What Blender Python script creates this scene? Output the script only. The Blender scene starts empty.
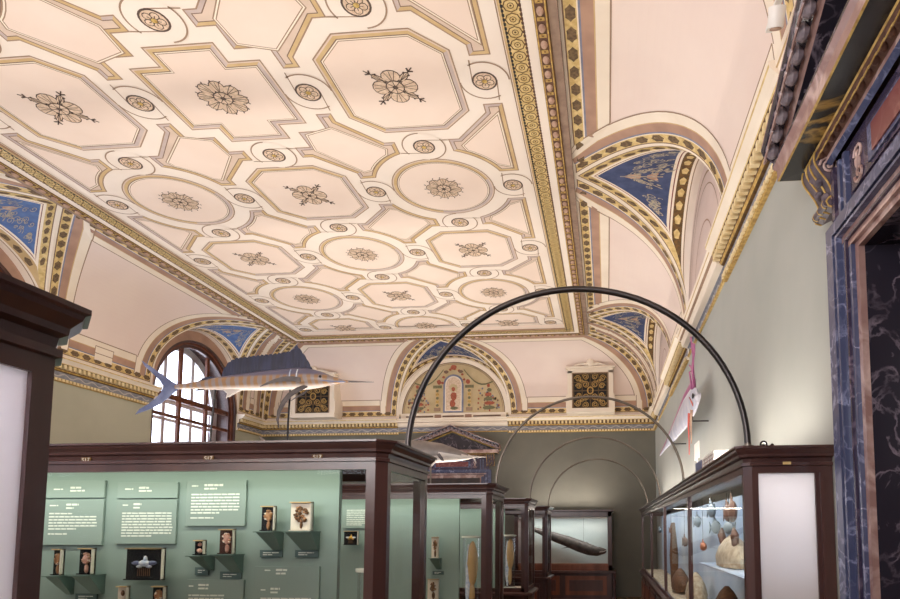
import bpy, math, random
from mathutils import Vector, Matrix
random.seed(7)
PI = math.pi
sc = bpy.context.scene
COL = sc.collection
S = 4.7            # ceiling height above the camera; floor lies at -1.7
FL = -1.7

# ------------------------------------------------------------------ materials
def lin(c):
    return tuple(((v/255)/12.92 if v/255 <= .04045 else ((v/255+.055)/1.055)**2.4) for v in c)
MATS = {}
def mat(name, rgb=None, rough=.6, metal=0, rgb2=None, scale=6, detail=4, bump=0, emit=0, stretch=None, lo=.35, hi=.65, spec=.5, alpha=None, coat=0):
    if name in MATS: return MATS[name]
    m = bpy.data.materials.new(name); m.use_nodes = True
    nt = m.node_tree; b = nt.nodes['Principled BSDF']
    b.inputs['Roughness'].default_value = rough; b.inputs['Metallic'].default_value = metal
    b.inputs['Specular IOR Level'].default_value = spec
    if coat: b.inputs['Coat Weight'].default_value = coat
    c1 = lin(rgb); c2 = lin(rgb2) if rgb2 else tuple(v*.86 for v in c1)
    tc = nt.nodes.new('ShaderNodeTexCoord'); mp = nt.nodes.new('ShaderNodeMapping')
    nt.links.new(tc.outputs['Object'], mp.inputs[0])
    if stretch: mp.inputs['Scale'].default_value = stretch
    nz = nt.nodes.new('ShaderNodeTexNoise'); nz.inputs['Scale'].default_value = scale; nz.inputs['Detail'].default_value = detail
    nt.links.new(mp.outputs[0], nz.inputs['Vector'])
    cr = nt.nodes.new('ShaderNodeValToRGB'); cr.color_ramp.elements[0].position = lo; cr.color_ramp.elements[1].position = hi
    cr.color_ramp.elements[0].color = (*c2, 1); cr.color_ramp.elements[1].color = (*c1, 1)
    nt.links.new(nz.outputs['Fac'], cr.inputs[0]); nt.links.new(cr.outputs[0], b.inputs['Base Color'])
    if bump:
        bp = nt.nodes.new('ShaderNodeBump'); bp.inputs['Strength'].default_value = bump; bp.inputs['Distance'].default_value = .01
        nt.links.new(nz.outputs['Fac'], bp.inputs['Height']); nt.links.new(bp.outputs[0], b.inputs['Normal'])
    if emit:
        nt.links.new(cr.outputs[0], b.inputs['Emission Color']); b.inputs['Emission Strength'].default_value = emit
    MATS[name] = m
    return m
def marble(name, base, vein, scale=3.0, rough=.18, width=.05):
    m = bpy.data.materials.new(name); m.use_nodes = True; nt = m.node_tree; b = nt.nodes['Principled BSDF']
    b.inputs['Roughness'].default_value = rough
    tc = nt.nodes.new('ShaderNodeTexCoord')
    nz = nt.nodes.new('ShaderNodeTexNoise'); nz.inputs['Scale'].default_value = scale; nz.inputs['Detail'].default_value = 8; nz.inputs['Distortion'].default_value = .5
    nt.links.new(tc.outputs['Object'], nz.inputs['Vector'])
    cr = nt.nodes.new('ShaderNodeValToRGB'); e = cr.color_ramp.elements
    e[0].position = .5-width; e[0].color = (*lin(base), 1); e[1].position = .5+width; e[1].color = (*lin(base), 1)
    x = e.new(.5); x.color = (*lin(vein), 1)
    nt.links.new(nz.outputs['Fac'], cr.inputs[0])
    n2 = nt.nodes.new('ShaderNodeTexNoise'); n2.inputs['Scale'].default_value = scale*.7; n2.inputs['Detail'].default_value = 3
    nt.links.new(tc.outputs['Object'], n2.inputs['Vector'])
    r2 = nt.nodes.new('ShaderNodeValToRGB'); r2.color_ramp.elements[0].position = .42; r2.color_ramp.elements[1].position = .62
    r2.color_ramp.elements[0].color = (.15, .15, .15, 1)
    nt.links.new(n2.outputs['Fac'], r2.inputs[0])
    mx = nt.nodes.new('ShaderNodeMixRGB'); mx.inputs[1].default_value = (*lin(base), 1)
    nt.links.new(r2.outputs[0], mx.inputs[0]); nt.links.new(cr.outputs[0], mx.inputs[2])
    nt.links.new(mx.outputs[0], b.inputs['Base Color'])
    MATS[name] = m; return m
def glass(name, tint=(1, 1, 1), refl=.55):
    m = bpy.data.materials.new(name); m.use_nodes = True; nt = m.node_tree; nt.nodes.clear()
    o = nt.nodes.new('ShaderNodeOutputMaterial'); t = nt.nodes.new('ShaderNodeBsdfTransparent'); g = nt.nodes.new('ShaderNodeBsdfGlossy')
    f = nt.nodes.new('ShaderNodeFresnel'); f.inputs[0].default_value = 1.45; mx = nt.nodes.new('ShaderNodeMixShader')
    mu = nt.nodes.new('ShaderNodeMath'); mu.operation = 'MULTIPLY'; mu.inputs[1].default_value = refl
    g.inputs['Roughness'].default_value = .02; t.inputs[0].default_value = (*tint, 1)
    nt.links.new(f.outputs[0], mu.inputs[0]); nt.links.new(mu.outputs[0], mx.inputs[0])
    nt.links.new(t.outputs[0], mx.inputs[1]); nt.links.new(g.outputs[0], mx.inputs[2]); nt.links.new(mx.outputs[0], o.inputs[0])
    MATS[name] = m; return m

mat('ceil_fill', (241, 222, 207), .9, rgb2=(236, 215, 199), scale=1.2)
mat('ceil_strap', (243, 231, 218), .9, rgb2=(239, 225, 211), scale=1.5)
mat('cove_pink', (240, 223, 212), .9, rgb2=(234, 215, 205), scale=.8)
mat('cream', (244, 232, 214), .85, rgb2=(237, 223, 204), scale=2)
mat('field_mid', (222, 200, 182), .9, rgb2=(212, 190, 172), scale=4)
mat('line_brown', (166, 138, 114), .9, scale=9)
mat('line_dark', (134, 108, 90), .9, scale=9)
mat('ochre', (212, 184, 138), .9, rgb2=(200, 170, 122), scale=5)
mat('lavender', (205, 188, 180), .9, rgb2=(190, 172, 166), scale=5)
mat('rose_brown', (186, 150, 128), .9, rgb2=(168, 134, 116), scale=3, stretch=(1, 1, 1))
mat('mauve', (160, 136, 118), .9, rgb2=(138, 114, 100), scale=8)
mat('grey_blue', (140, 142, 160), .85, rgb2=(118, 120, 142), scale=6)
mat('gold', (208, 174, 100), .55, rgb2=(164, 128, 66), scale=22, metal=.15, spec=.4)
mat('gold_pale', (230, 205, 145), .55, rgb2=(202, 172, 108), scale=18, metal=.1)
mat('gold_dark', (118, 84, 34), .7, rgb2=(84, 60, 28), scale=20)
mat('leaf', (128, 104, 74), .85, rgb2=(92, 74, 56), scale=30)
mat('egg_brown', (110, 76, 58), .8, rgb2=(84, 56, 46), scale=20)
mat('egg_tan', (196, 164, 142), .7, rgb2=(164, 130, 112), scale=14)
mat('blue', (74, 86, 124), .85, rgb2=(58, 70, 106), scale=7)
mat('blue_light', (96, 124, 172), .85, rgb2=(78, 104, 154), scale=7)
mat('arabesque', (190, 178, 152), .85, rgb2=(150, 146, 146), scale=20)
mat('red_line', (128, 62, 50), .85)
mat('ink', (104, 84, 72), .9, rgb2=(78, 64, 58), scale=30)
mat('petal', (232, 208, 184), .9, rgb2=(206, 178, 150), scale=26)
mat('petal_gold', (216, 186, 110), .8, rgb2=(170, 132, 62), scale=26)
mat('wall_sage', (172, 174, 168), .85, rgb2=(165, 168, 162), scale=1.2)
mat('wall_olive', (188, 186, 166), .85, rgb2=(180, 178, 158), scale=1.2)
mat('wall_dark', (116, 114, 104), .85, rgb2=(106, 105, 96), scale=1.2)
mat('tymp_pink', (226, 206, 196), .9, rgb2=(214, 192, 184), scale=1)
mat('tymp_ochre', (208, 188, 150), .9, rgb2=(194, 172, 132), scale=3)
mat('paint_red', (184, 104, 78), .9, rgb2=(150, 84, 66), scale=30)
mat('paint_green', (132, 128, 92), .9, rgb2=(108, 104, 82), scale=30)
mat('frieze_blue', (152, 152, 158), .8, rgb2=(126, 126, 136), scale=10)
mat('frieze_scroll', (196, 190, 184), .8, scale=10)
mat('wood', (90, 60, 54), .28, rgb2=(64, 42, 42), scale=7, stretch=(1, 1, .12), detail=6, spec=.6, lo=.25, hi=.75)
mat('wood_dark', (50, 32, 26), .3, rgb2=(32, 20, 18), scale=7, stretch=(1, 1, .12), detail=6, spec=.5)
mat('wood_mid', (136, 82, 60), .35, rgb2=(104, 60, 44), scale=7, stretch=(1, 1, .12), detail=6)
mat('window_wood', (128, 72, 46), .4, rgb2=(96, 52, 36), scale=7, detail=5)
mat('case_green', (138, 158, 152), .8, rgb2=(134, 154, 148), scale=1)
mat('panel_green', (137, 156, 150), .7, rgb2=(134, 153, 147), scale=1)
mat('shelf_green', (92, 116, 110), .4, rgb2=(82, 106, 100), scale=3)
mat('label_green', (84, 108, 108), .5)
mat('text_white', (226, 234, 226), .8, rgb2=(220, 228, 220))
mat('white_card', (240, 238, 232), .7, rgb2=(236, 233, 226))
mat('frosted', (224, 218, 214), .5, rgb2=(222, 214, 208), scale=.7, detail=1)
mat('case_white', (226, 222, 212), .6, rgb2=(220, 214, 204))
mat('backdrop_blue', (200, 212, 222), .8, rgb2=(154, 174, 200), scale=1.1, detail=3, lo=.3, hi=.7)
mat('console', (104, 90, 98), .45, rgb2=(70, 60, 70), scale=14)
mat('black_metal', (40, 36, 36), .3, metal=.6, rgb2=(30, 27, 27))
mat('bronze', (128, 118, 106), .32, metal=.7, rgb2=(100, 92, 84), scale=3)  # lightened copy of the hoop metal, light on far hoops put into the colour
mat('bronze_dark', (74, 68, 66), .3, metal=.7, rgb2=(58, 54, 54), scale=3)
mat('dentil', (242, 224, 180), .7, rgb2=(226, 200, 146), scale=12)
mat('white_paint', (244, 244, 248), .6)
mat('egg_stone', (150, 136, 140), .5, rgb2=(120, 108, 116), scale=14)
mat('gap_brown', (124, 96, 68), .8, rgb2=(100, 76, 56), scale=14)
mat('grille', (110, 86, 54), .6, rgb2=(88, 66, 42), scale=20)
mat('grille_gold', (196, 160, 96), .5, metal=.4, scale=30)
mat('black', (18, 18, 20), .6)
mat('plate_white', (232, 226, 214), .5)
mat('lamp_white', (236, 232, 226), .4)
mat('lamp_glow', (255, 236, 206), .5, emit=6, rgb2=(255, 236, 206))
mat('floor_wood', (132, 98, 66), .35, rgb2=(104, 74, 48), scale=5, stretch=(1, .1, 1), detail=6)
mat('resin_dark', (44, 42, 44), .2, rgb2=(34, 32, 36), scale=8)
mat('resin_brown', (84, 58, 50), .25, rgb2=(64, 44, 42), scale=8)
mat('resin_white', (236, 228, 214), .3, rgb2=(228, 218, 202), scale=8)
mat('specimen_tan', (190, 146, 104), .6, rgb2=(150, 104, 72), scale=40, bump=.6)
mat('specimen_pink', (222, 178, 160), .6, rgb2=(186, 136, 120), scale=40, bump=.6)
mat('specimen_brown', (120, 86, 56), .7, rgb2=(92, 62, 40), scale=40, bump=.6)
mat('specimen_white', (228, 232, 238), .5, rgb2=(168, 186, 214), scale=30)
mat('fish_yellow', (216, 170, 70), .5, scale=20)
mat('jar_liquid', (206, 176, 128), .1, rgb2=(190, 156, 104), scale=3)
mat('jar_glass', (216, 218, 208), .08, rgb2=(206, 210, 200))
mat('sail_blue', (38, 44, 74), .45, rgb2=(24, 28, 50), scale=14, stretch=(1.2, 1, .25), detail=5, bump=.3)
mat('fin_grey', (92, 84, 84), .5, rgb2=(70, 62, 62), scale=10)
mat('tail_blue', (122, 132, 166), .4, rgb2=(84, 94, 130), scale=6)
mat('belly_white', (214, 206, 200), .35, rgb2=(198, 190, 182), scale=5)
mat('shark_grey', (134, 126, 122), .4, rgb2=(112, 104, 102), scale=5)
mat('silver_fish', (226, 226, 236), .35, rgb2=(196, 200, 220), scale=5)
mat('pink_fin', (196, 120, 160), .5, rgb2=(168, 96, 140), scale=12)
mat('red_fin', (206, 96, 84), .5, scale=10)
mat('eel_brown', (86, 78, 72), .5, rgb2=(64, 58, 54), scale=9)
mat('diorama_blue', (208, 214, 208), .9, rgb2=(172, 186, 184), scale=.8, stretch=(.4, 1, 1.6), detail=4)
mat('coral_cream', (210, 196, 168), .8, rgb2=(170, 150, 122), scale=20, bump=.5)
mat('orange', (206, 132, 96), .6, scale=10)
mat('fish_teal', (112, 126, 134), .5, scale=10)
mat('fish_brown', (116, 82, 64), .6, scale=10)
marble('marble_blue', (76, 82, 112), (150, 156, 188), 7, .2, .035)
marble('marble_purple', (62, 54, 74), (120, 104, 122), 6, .2, .05)
marble('marble_black', (46, 42, 52), (150, 136, 150), 6.0, .18, .035)
marble('marble_rose', (150, 118, 112), (206, 180, 172), 5, .25, .12)
marble('marble_red', (118, 62, 64), (160, 110, 104), 6, .25, .06)
marble('marble_gold', (30, 28, 26), (176, 140, 70), 2.2, .25, .035)
glass('glass_clear', refl=.28); glass('window_glass', (.96, .98, 1), .4)
m = MATS['frosted']; nt = m.node_tree; b = nt.nodes['Principled BSDF']; out = nt.nodes['Material Output']
tl = nt.nodes.new('ShaderNodeBsdfTranslucent'); tl.inputs[0].default_value = (.86, .84, .88, 1); mx = nt.nodes.new('ShaderNodeMixShader'); mx.inputs[0].default_value = .5
nt.links.new(b.outputs[0], mx.inputs[1]); nt.links.new(tl.outputs[0], mx.inputs[2]); nt.links.new(mx.outputs[0], out.inputs[0])
for k in ('sail_bars',):   # vertical tan and lilac bars fading to a white belly, the pattern of the fish's skin
    m = bpy.data.materials.new(k); m.use_nodes = True; nt = m.node_tree; b = nt.nodes['Principled BSDF']; b.inputs['Roughness'].default_value = .3
    tc = nt.nodes.new('ShaderNodeTexCoord'); sep = nt.nodes.new('ShaderNodeSeparateXYZ'); nt.links.new(tc.outputs['Object'], sep.inputs[0])
    w = nt.nodes.new('ShaderNodeTexWave'); w.bands_direction = 'X'; w.inputs['Scale'].default_value = 3.4; w.inputs['Distortion'].default_value = 5.0; w.inputs['Detail'].default_value = 3
    nt.links.new(tc.outputs['Object'], w.inputs['Vector'])
    cr = nt.nodes.new('ShaderNodeValToRGB'); cr.color_ramp.elements[0].position = .35; cr.color_ramp.elements[1].position = .65
    cr.color_ramp.elements[0].color = (*lin((140, 128, 126)), 1); cr.color_ramp.elements[1].color = (*lin((150, 116, 82)), 1)
    nt.links.new(w.outputs['Color'], cr.inputs[0])
    zr = nt.nodes.new('ShaderNodeValToRGB'); zr.color_ramp.elements[0].position = .30; zr.color_ramp.elements[1].position = .46
    ad = nt.nodes.new('ShaderNodeMath'); ad.operation = 'MULTIPLY_ADD'; ad.inputs[1].default_value = 3.0; ad.inputs[2].default_value = .5
    nt.links.new(sep.outputs[2], ad.inputs[0]); nt.links.new(ad.outputs[0], zr.inputs[0])
    mx = nt.nodes.new('ShaderNodeMixRGB'); mx.inputs[1].default_value = (*lin((206, 196, 190)), 1)
    nt.links.new(zr.outputs[0], mx.inputs[0]); nt.links.new(cr.outputs[0], mx.inputs[2])
    z2 = nt.nodes.new('ShaderNodeValToRGB'); z2.color_ramp.elements[0].position = .70; z2.color_ramp.elements[1].position = .78
    nt.links.new(ad.outputs[0], z2.inputs[0])
    m2 = nt.nodes.new('ShaderNodeMixRGB'); m2.inputs[2].default_value = (*lin((92, 90, 112)), 1)
    nt.links.new(z2.outputs[0], m2.inputs[0]); nt.links.new(mx.outputs[0], m2.inputs[1]); nt.links.new(m2.outputs[0], b.inputs['Base Color'])
    MATS[k] = m

# ------------------------------------------------------------------ mesh builder
class MB:
    def __init__(s): s.v = []; s.f = []; s.m = []; s.names = []
    def mi(s, n):
        if n not in s.names: s.names.append(n)
        return s.names.index(n)
    def add(s, vs, fs, m):
        o = len(s.v); s.v += [tuple(p) for p in vs]; k = s.mi(m)
        for f in fs: s.f.append(tuple(i+o for i in f)); s.m.append(k)
        return s
    def face(s, vs, m): return s.add(vs, [tuple(range(len(vs)))], m)
    def box(s, x0, x1, y0, y1, z0, z1, m):
        vs = [(x, y, z) for z in (z0, z1) for y in (y0, y1) for x in (x0, x1)]
        return s.add(vs, [(0, 2, 3, 1), (4, 5, 7, 6), (0, 1, 5, 4), (2, 6, 7, 3), (0, 4, 6, 2), (1, 3, 7, 5)], m)
    def loft(s, rings, m, closed=True, cap=True):
        n = len(rings[0]); o = len(s.v); k = s.mi(m)
        for r in rings: s.v += [tuple(p) for p in r]
        for i in range(len(rings)-1):
            for j in range(n if closed else n-1):
                a = o+i*n+j; b = o+i*n+(j+1) % n; s.f.append((a, b, b+n, a+n)); s.m.append(k)
        if cap and closed:
            s.f.append(tuple(o+j for j in reversed(range(n)))); s.m.append(k)
            s.f.append(tuple(o+(len(rings)-1)*n+j for j in range(n))); s.m.append(k)
        return s
    def tube(s, pts, r, m, n=8, cap=True, flat=1.0):
        pts = [Vector(p) for p in pts]; rings = []; up = None
        for i, p in enumerate(pts):
            t = (pts[min(i+1, len(pts)-1)]-pts[max(i-1, 0)]).normalized()
            if up is None:
                up = Vector((0, 0, 1)) if abs(t.z) < .9 else Vector((0, 1, 0))
            a = t.cross(up).normalized(); b = a.cross(t).normalized(); up = b
            rr = r[i] if isinstance(r, (list, tuple)) else r
            rings.append([p+a*math.cos(2*PI*j/n)*rr*flat+b*math.sin(2*PI*j/n)*rr for j in range(n)])
        return s.loft(rings, m, True, cap)
    def lathe(s, c, prof, m, n=20):
        return s.loft([[(c[0]+r*math.cos(2*PI*j/n), c[1]+r*math.sin(2*PI*j/n), c[2]+z) for j in range(n)] for r, z in prof], m)
    def ball(s, c, rx, ry, rz, m, n=12, k=8, rough=0):
        rings = []
        for i in range(k+1):
            a = -PI/2+PI*i/k; q = max(math.cos(a), .02)
            rings.append([(c[0]+rx*q*math.cos(2*PI*j/n)*(1+random.uniform(-rough, rough)), c[1]+ry*q*math.sin(2*PI*j/n)*(1+random.uniform(-rough, rough)), c[2]+rz*math.sin(a)) for j in range(n)])
        return s.loft(rings, m)
    def build(s, name, parent=None, smooth=False, loc=(0, 0, 0), bevel=0):
        me = bpy.data.meshes.new(name); L = Vector(loc)
        me.from_pydata([tuple(Vector(p)-L) for p in s.v], [], s.f); 
        for n in s.names: me.materials.append(MATS[n])
        me.polygons.foreach_set('material_index', s.m)
        if smooth: me.polygons.foreach_set('use_smooth', [True]*len(s.f))
        me.update(); o = bpy.data.objects.new(name, me); COL.objects.link(o); o.location = L
        if parent:
            o.parent = parent; o.location = L-parent_loc(parent)
        if smooth:
            md = o.modifiers.new('edges', 'EDGE_SPLIT'); md.split_angle = math.radians(40)
        if bevel:
            b = o.modifiers.new('bevel', 'BEVEL'); b.width = bevel; b.segments = 2; b.limit_method = 'ANGLE'
        return o
def parent_loc(o):
    v = Vector((0, 0, 0))
    while o: v += o.location; o = o.parent
    return v
def struct(o): o['kind'] = 'structure'; return o
def thing(name, label, cat, loc=(0, 0, 0), group=None):
    o = bpy.data.objects.new(name, None); COL.objects.link(o); o.location = loc; o.empty_display_size = .1
    o['label'] = label; o['category'] = cat
    if group: o['group'] = group
    return o
def tag(o, label, cat, group=None):
    o['label'] = label; o['category'] = cat
    if group: o['group'] = group
    return o

# ------------------------------------------------------------------ 2-D helpers
def area(P): return sum(P[i][0]*P[(i+1) % len(P)][1]-P[(i+1) % len(P)][0]*P[i][1] for i in range(len(P)))/2
def inset(P, d):
    """mitred inset of a closed polygon (counter-clockwise), positive d goes inward"""
    n = len(P); out = []
    for i in range(n):
        a = P[i-1]; b = P[i]; c = P[(i+1) % n]
        e1 = (b[0]-a[0], b[1]-a[1]); e2 = (c[0]-b[0], c[1]-b[1])
        l1 = math.hypot(*e1) or 1e-9; l2 = math.hypot(*e2) or 1e-9
        n1 = (-e1[1]/l1, e1[0]/l1); n2 = (-e2[1]/l2, e2[0]/l2)
        k = 1+n1[0]*n2[0]+n1[1]*n2[1]; k = max(k, .25)
        out.append((b[0]+(n1[0]+n2[0])*d/k, b[1]+(n1[1]+n2[1])*d/k))
    return out
def ccw(P): return P if area(P) > 0 else P[::-1]
def dedupe(P):
    o = []
    for p in P:
        if not o or math.hypot(p[0]-o[-1][0], p[1]-o[-1][1]) > 1e-4: o.append(p)
    if math.hypot(o[0][0]-o[-1][0], o[0][1]-o[-1][1]) < 1e-4: o.pop()
    return o
def resample(P, step, off=0, closed=False):
    Q = P+[P[0]] if closed else P; out = []; nxt = off; acc = 0
    for a, b in zip(Q, Q[1:]):
        l = math.hypot(b[0]-a[0], b[1]-a[1])
        while l > 0 and nxt <= acc+l:
            t = (nxt-acc)/l; out.append((a[0]+(b[0]-a[0])*t, a[1]+(b[1]-a[1])*t, math.atan2(b[1]-a[1], b[0]-a[0]))); nxt += step
        acc += l
    return out

# ------------------------------------------------------------------ camera
yaw, tilt, roll, fpx, cx, cy = -.0863, .0842, -.0019, 620.797, 553.131, 478.094
f_ = Vector((math.sin(yaw)*math.cos(tilt), math.cos(yaw)*math.cos(tilt), math.sin(tilt)))
r_ = Vector((math.cos(yaw), -math.sin(yaw), 0)); u_ = r_.cross(f_)
R_ = r_*math.cos(roll)+u_*math.sin(roll); U_ = -r_*math.sin(roll)+u_*math.cos(roll)
cam = bpy.data.objects.new('camera', bpy.data.cameras.new('camera')); COL.objects.link(cam)
cam.matrix_world = Matrix(((R_.x, U_.x, -f_.x, 0), (R_.y, U_.y, -f_.y, 0), (R_.z, U_.z, -f_.z, 0), (0, 0, 0, 1)))
cam.data.sensor_width = 36; cam.data.lens = fpx*36/900
cam.data.shift_x = (450-cx)/900; cam.data.shift_y = (cy-299.5)/900; cam.data.clip_start = .05
sc.camera = cam

# ------------------------------------------------------------------ room constants
XR, XL, YB, YF = 1.28, -9.51, 16.28, -5.95
W, H, ZC, NN = 1.68, 1.75, 3.0, 2.45
ER, EL, EB, EF = XR-W, XL+W, YB-W, YF+W         # where the cove meets the flat ceiling
BAYS = [13.58, 7.97, 2.36, -3.25]
XB = -4.115                                       # bay of the end walls
GW = 1.55

# ================================================================== CEILING
ceil = MB()
ceil.box(EL, ER, EF, EB, S, S+.1, 'ceil_fill')
ceiling = struct(ceil.build('ceiling'))
YCLIP = 13.80
def clip(P, y, keep_below=True):
    out = []
    for i in range(len(P)):
        a = P[i]; b = P[(i+1) % len(P)]
        ia = (a[1] <= y) == keep_below; ib = (b[1] <= y) == keep_below
        if ia: out.append(a)
        if ia != ib:
            t = (y-a[1])/(b[1]-a[1]); out.append((a[0]+(b[0]-a[0])*t, y))
    return out
orn = MB()
def flat(P, m, lay, mb=None):
    mb = mb or orn
    P = clip(P, YCLIP)
    if len(P) > 2: mb.face([(x, y, S-.0012*lay-.001) for x, y in P], m)
def ring(P, d0, d1, mf, lay, mb=None, closed=True):
    A = inset(P, d0); B = inset(P, d1); n = len(P)
    for i in range(n if closed else n-1):
        j = (i+1) % n
        ex, ey = P[j][0]-P[i][0], P[j][1]-P[i][1]
        m = mf if isinstance(mf, str) else mf(ey, -ex)          # outward normal of a ccw polygon
        flat([A[i], A[j], B[j], B[i]], m, lay, mb)
def stroke(P, w, m, lay, mb=None):
    for i in range(len(P)-1):
        a, b = P[i], P[i+1]; l = math.hypot(b[0]-a[0], b[1]-a[1]) or 1e-9
        nx, ny = -(b[1]-a[1])/l*w/2, (b[0]-a[0])/l*w/2
        flat([(a[0]+nx, a[1]+ny), (a[0]-nx, a[1]-ny), (b[0]-nx, b[1]-ny), (b[0]+nx, b[1]+ny)], m, lay, mb)
def arc(cx_, cy_, r, a0, a1, n, ry=None):
    ry = ry or r
    return [(cx_+r*math.cos(math.radians(a0+(a1-a0)*i/n)), cy_+ry*math.sin(math.radians(a0+(a1-a0)*i/n))) for i in range(n+1)]
def quarter(kind, h):
    """the strap's outer line in the first quadrant, from the +x node to the +y node"""
    a = .33
    if kind == 'oct': return [(h, a), (h, .48), (.42, .93*h/.86), (a, .93*h/.86)] if False else [(h, a), (h, .46), (.46, h), (a, h)]
    if kind == 'circ': return arc(0, 0, .90, 22, 68, 8)
    return [(h, a), (h, .60), (.52, .60), (.52, h), (a, h)]
def shape(kind, h):
    q = {'oct': [(h, h*.60), (h*.54, h)], 'circ': arc(0, 0, h, 0, 90, 12)[:-1],
         'cross': [(h, h*.66), (h*.53, h*.66), (h*.53, h)]}[kind]
    out = []
    for k in range(4):
        c, s = (1, 0, -1, 0)[k], (0, 1, 0, -1)[k]
        qq = q if k % 2 == 0 else ([(y, x) for x, y in q][::-1] if kind != 'circ' else q)
        for x, y in qq: out.append((x*c-y*s, x*s+y*c))
    return ccw(dedupe(out))
CX = [XB-1.92, XB, XB+1.92]
RY = {1: 6.046, 2: 8.019, 3: 9.91, 4: 11.788, 5: 13.643}
for k in (2, 3, 4, 5): RY[2-k] = 2*RY[1]-RY[k]
def kind(r, c):
    if r == 1: return 'cross' if c == 1 else 'oct'
    return 'circ' if ((abs(r-1)+c) % 2 == (1 if True else 0)) else 'oct'
SY = {r: (1.06 if r == 1 else .975) for r in RY}
def P2(r, c, pts): return [(CX[c]+x, RY[r]+y*SY[r]) for x, y in pts]
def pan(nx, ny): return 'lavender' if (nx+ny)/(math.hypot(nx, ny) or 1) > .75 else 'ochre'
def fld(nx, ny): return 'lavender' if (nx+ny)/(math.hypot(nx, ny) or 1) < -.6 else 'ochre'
# white strapwork everywhere beneath, fields laid on top of it
flat([(CX[0]-1.27, EF), (CX[2]+1.27, EF), (CX[2]+1.27, YCLIP), (CX[0]-1.27, YCLIP)], 'ceil_strap', 1)
for r in RY:
    for c in range(3):
        kd = kind(r, c)
        P = P2(r, c, shape(kd, .70))
        if area(P) < 0: P = P[::-1]
        if r == 5: P = ccw(dedupe(clip(P, 13.70)))
        if r == -3: P = ccw(dedupe(clip(P, 2*RY[1]-13.70, False)))
        flat(P, 'line_brown', 2)
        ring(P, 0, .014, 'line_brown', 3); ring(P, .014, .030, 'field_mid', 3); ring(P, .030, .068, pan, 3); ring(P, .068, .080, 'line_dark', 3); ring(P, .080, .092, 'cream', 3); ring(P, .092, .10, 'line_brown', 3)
        flat(inset(P, .10), 'ceil_fill', 4)
def qpath(r, c, sx, sy):
    return P2(r, c, [(x*sx, y*sy) for x, y in quarter(kind(r, c), .87)])
def inner(p, r, c, sx, sy):      # the same corner without its narrow slots beside the knots
    kd = kind(r, c)
    if kd == 'oct': return []
    if kd == 'cross': return P2(r, c, [(.52*sx, .60*sy)])
    return P2(r, c, [(x*sx, y*sy) for x, y in arc(0, 0, .90, 30, 60, 5)])
OFF = {'oct': .38, 'circ': .40, 'cross': .58}
rows = sorted(RY)
def fan(P, m, lay): flat(P, m, lay)
def field(P, Q):
    P = ccw(dedupe(P)); Q = ccw(dedupe(Q))
    fan(P, 'field_mid', 1.5)
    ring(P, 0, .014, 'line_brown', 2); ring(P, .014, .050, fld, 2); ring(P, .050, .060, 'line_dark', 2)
    ring(Q, .058, .070, 'line_brown', 3); ring(Q, .070, .084, 'cream', 3); ring(Q, .084, .094, 'line_brown', 3)
    fan(inset(Q, .094), 'ceil_fill', 4)
mid = lambda a, b, t=.0: ((a[0]+b[0])/2, (a[1]+b[1])/2)
for i in range(len(rows)-1):
    r0, r1 = rows[i], rows[i+1]
    for c in range(2):      # between four panels
        a = qpath(r0, c, 1, 1); b = qpath(r0, c+1, -1, 1); d = qpath(r1, c+1, -1, -1); e = qpath(r1, c, 1, -1)
        xm, ym = (CX[c]+CX[c+1])/2, (a[-1][1]+e[-1][1])/2
        o2 = lambda k1, k2: (OFF[kind(*k1)]+OFF[kind(*k2)])/2
        Q = (inner(a, r0, c, 1, 1)+[(CX[c]+o2((r0, c), (r1, c)), ym)]+inner(e, r1, c, 1, -1)[::-1]+[(xm, RY[r1]-o2((r1, c), (r1, c+1))*SY[r1])]
             +inner(d, r1, c+1, -1, -1)+[(CX[c+1]-o2((r0, c+1), (r1, c+1)), ym)]+inner(b, r0, c+1, -1, 1)[::-1]+[(xm, RY[r0]+o2((r0, c), (r0, c+1))*SY[r0])])
        field(a + e[::-1] + d + b[::-1], Q)
    for c, sx in ((0, -1), (2, 1)):
        a = qpath(r0, c, sx, 1); e = qpath(r1, c, sx, -1)
        xo = CX[c]+sx*1.09; ym = (a[-1][1]+e[-1][1])/2
        Q = inner(a, r0, c, sx, 1)+[(CX[c]+sx*(OFF[kind(r0, c)]+OFF[kind(r1, c)])/2, ym)]+inner(e, r1, c, sx, -1)[::-1]+[(xo, e[0][1]+.03), (xo, a[0][1]-.03)]
        field(a + e[::-1] + [(xo, e[0][1]), (xo, a[0][1])], Q)
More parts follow.
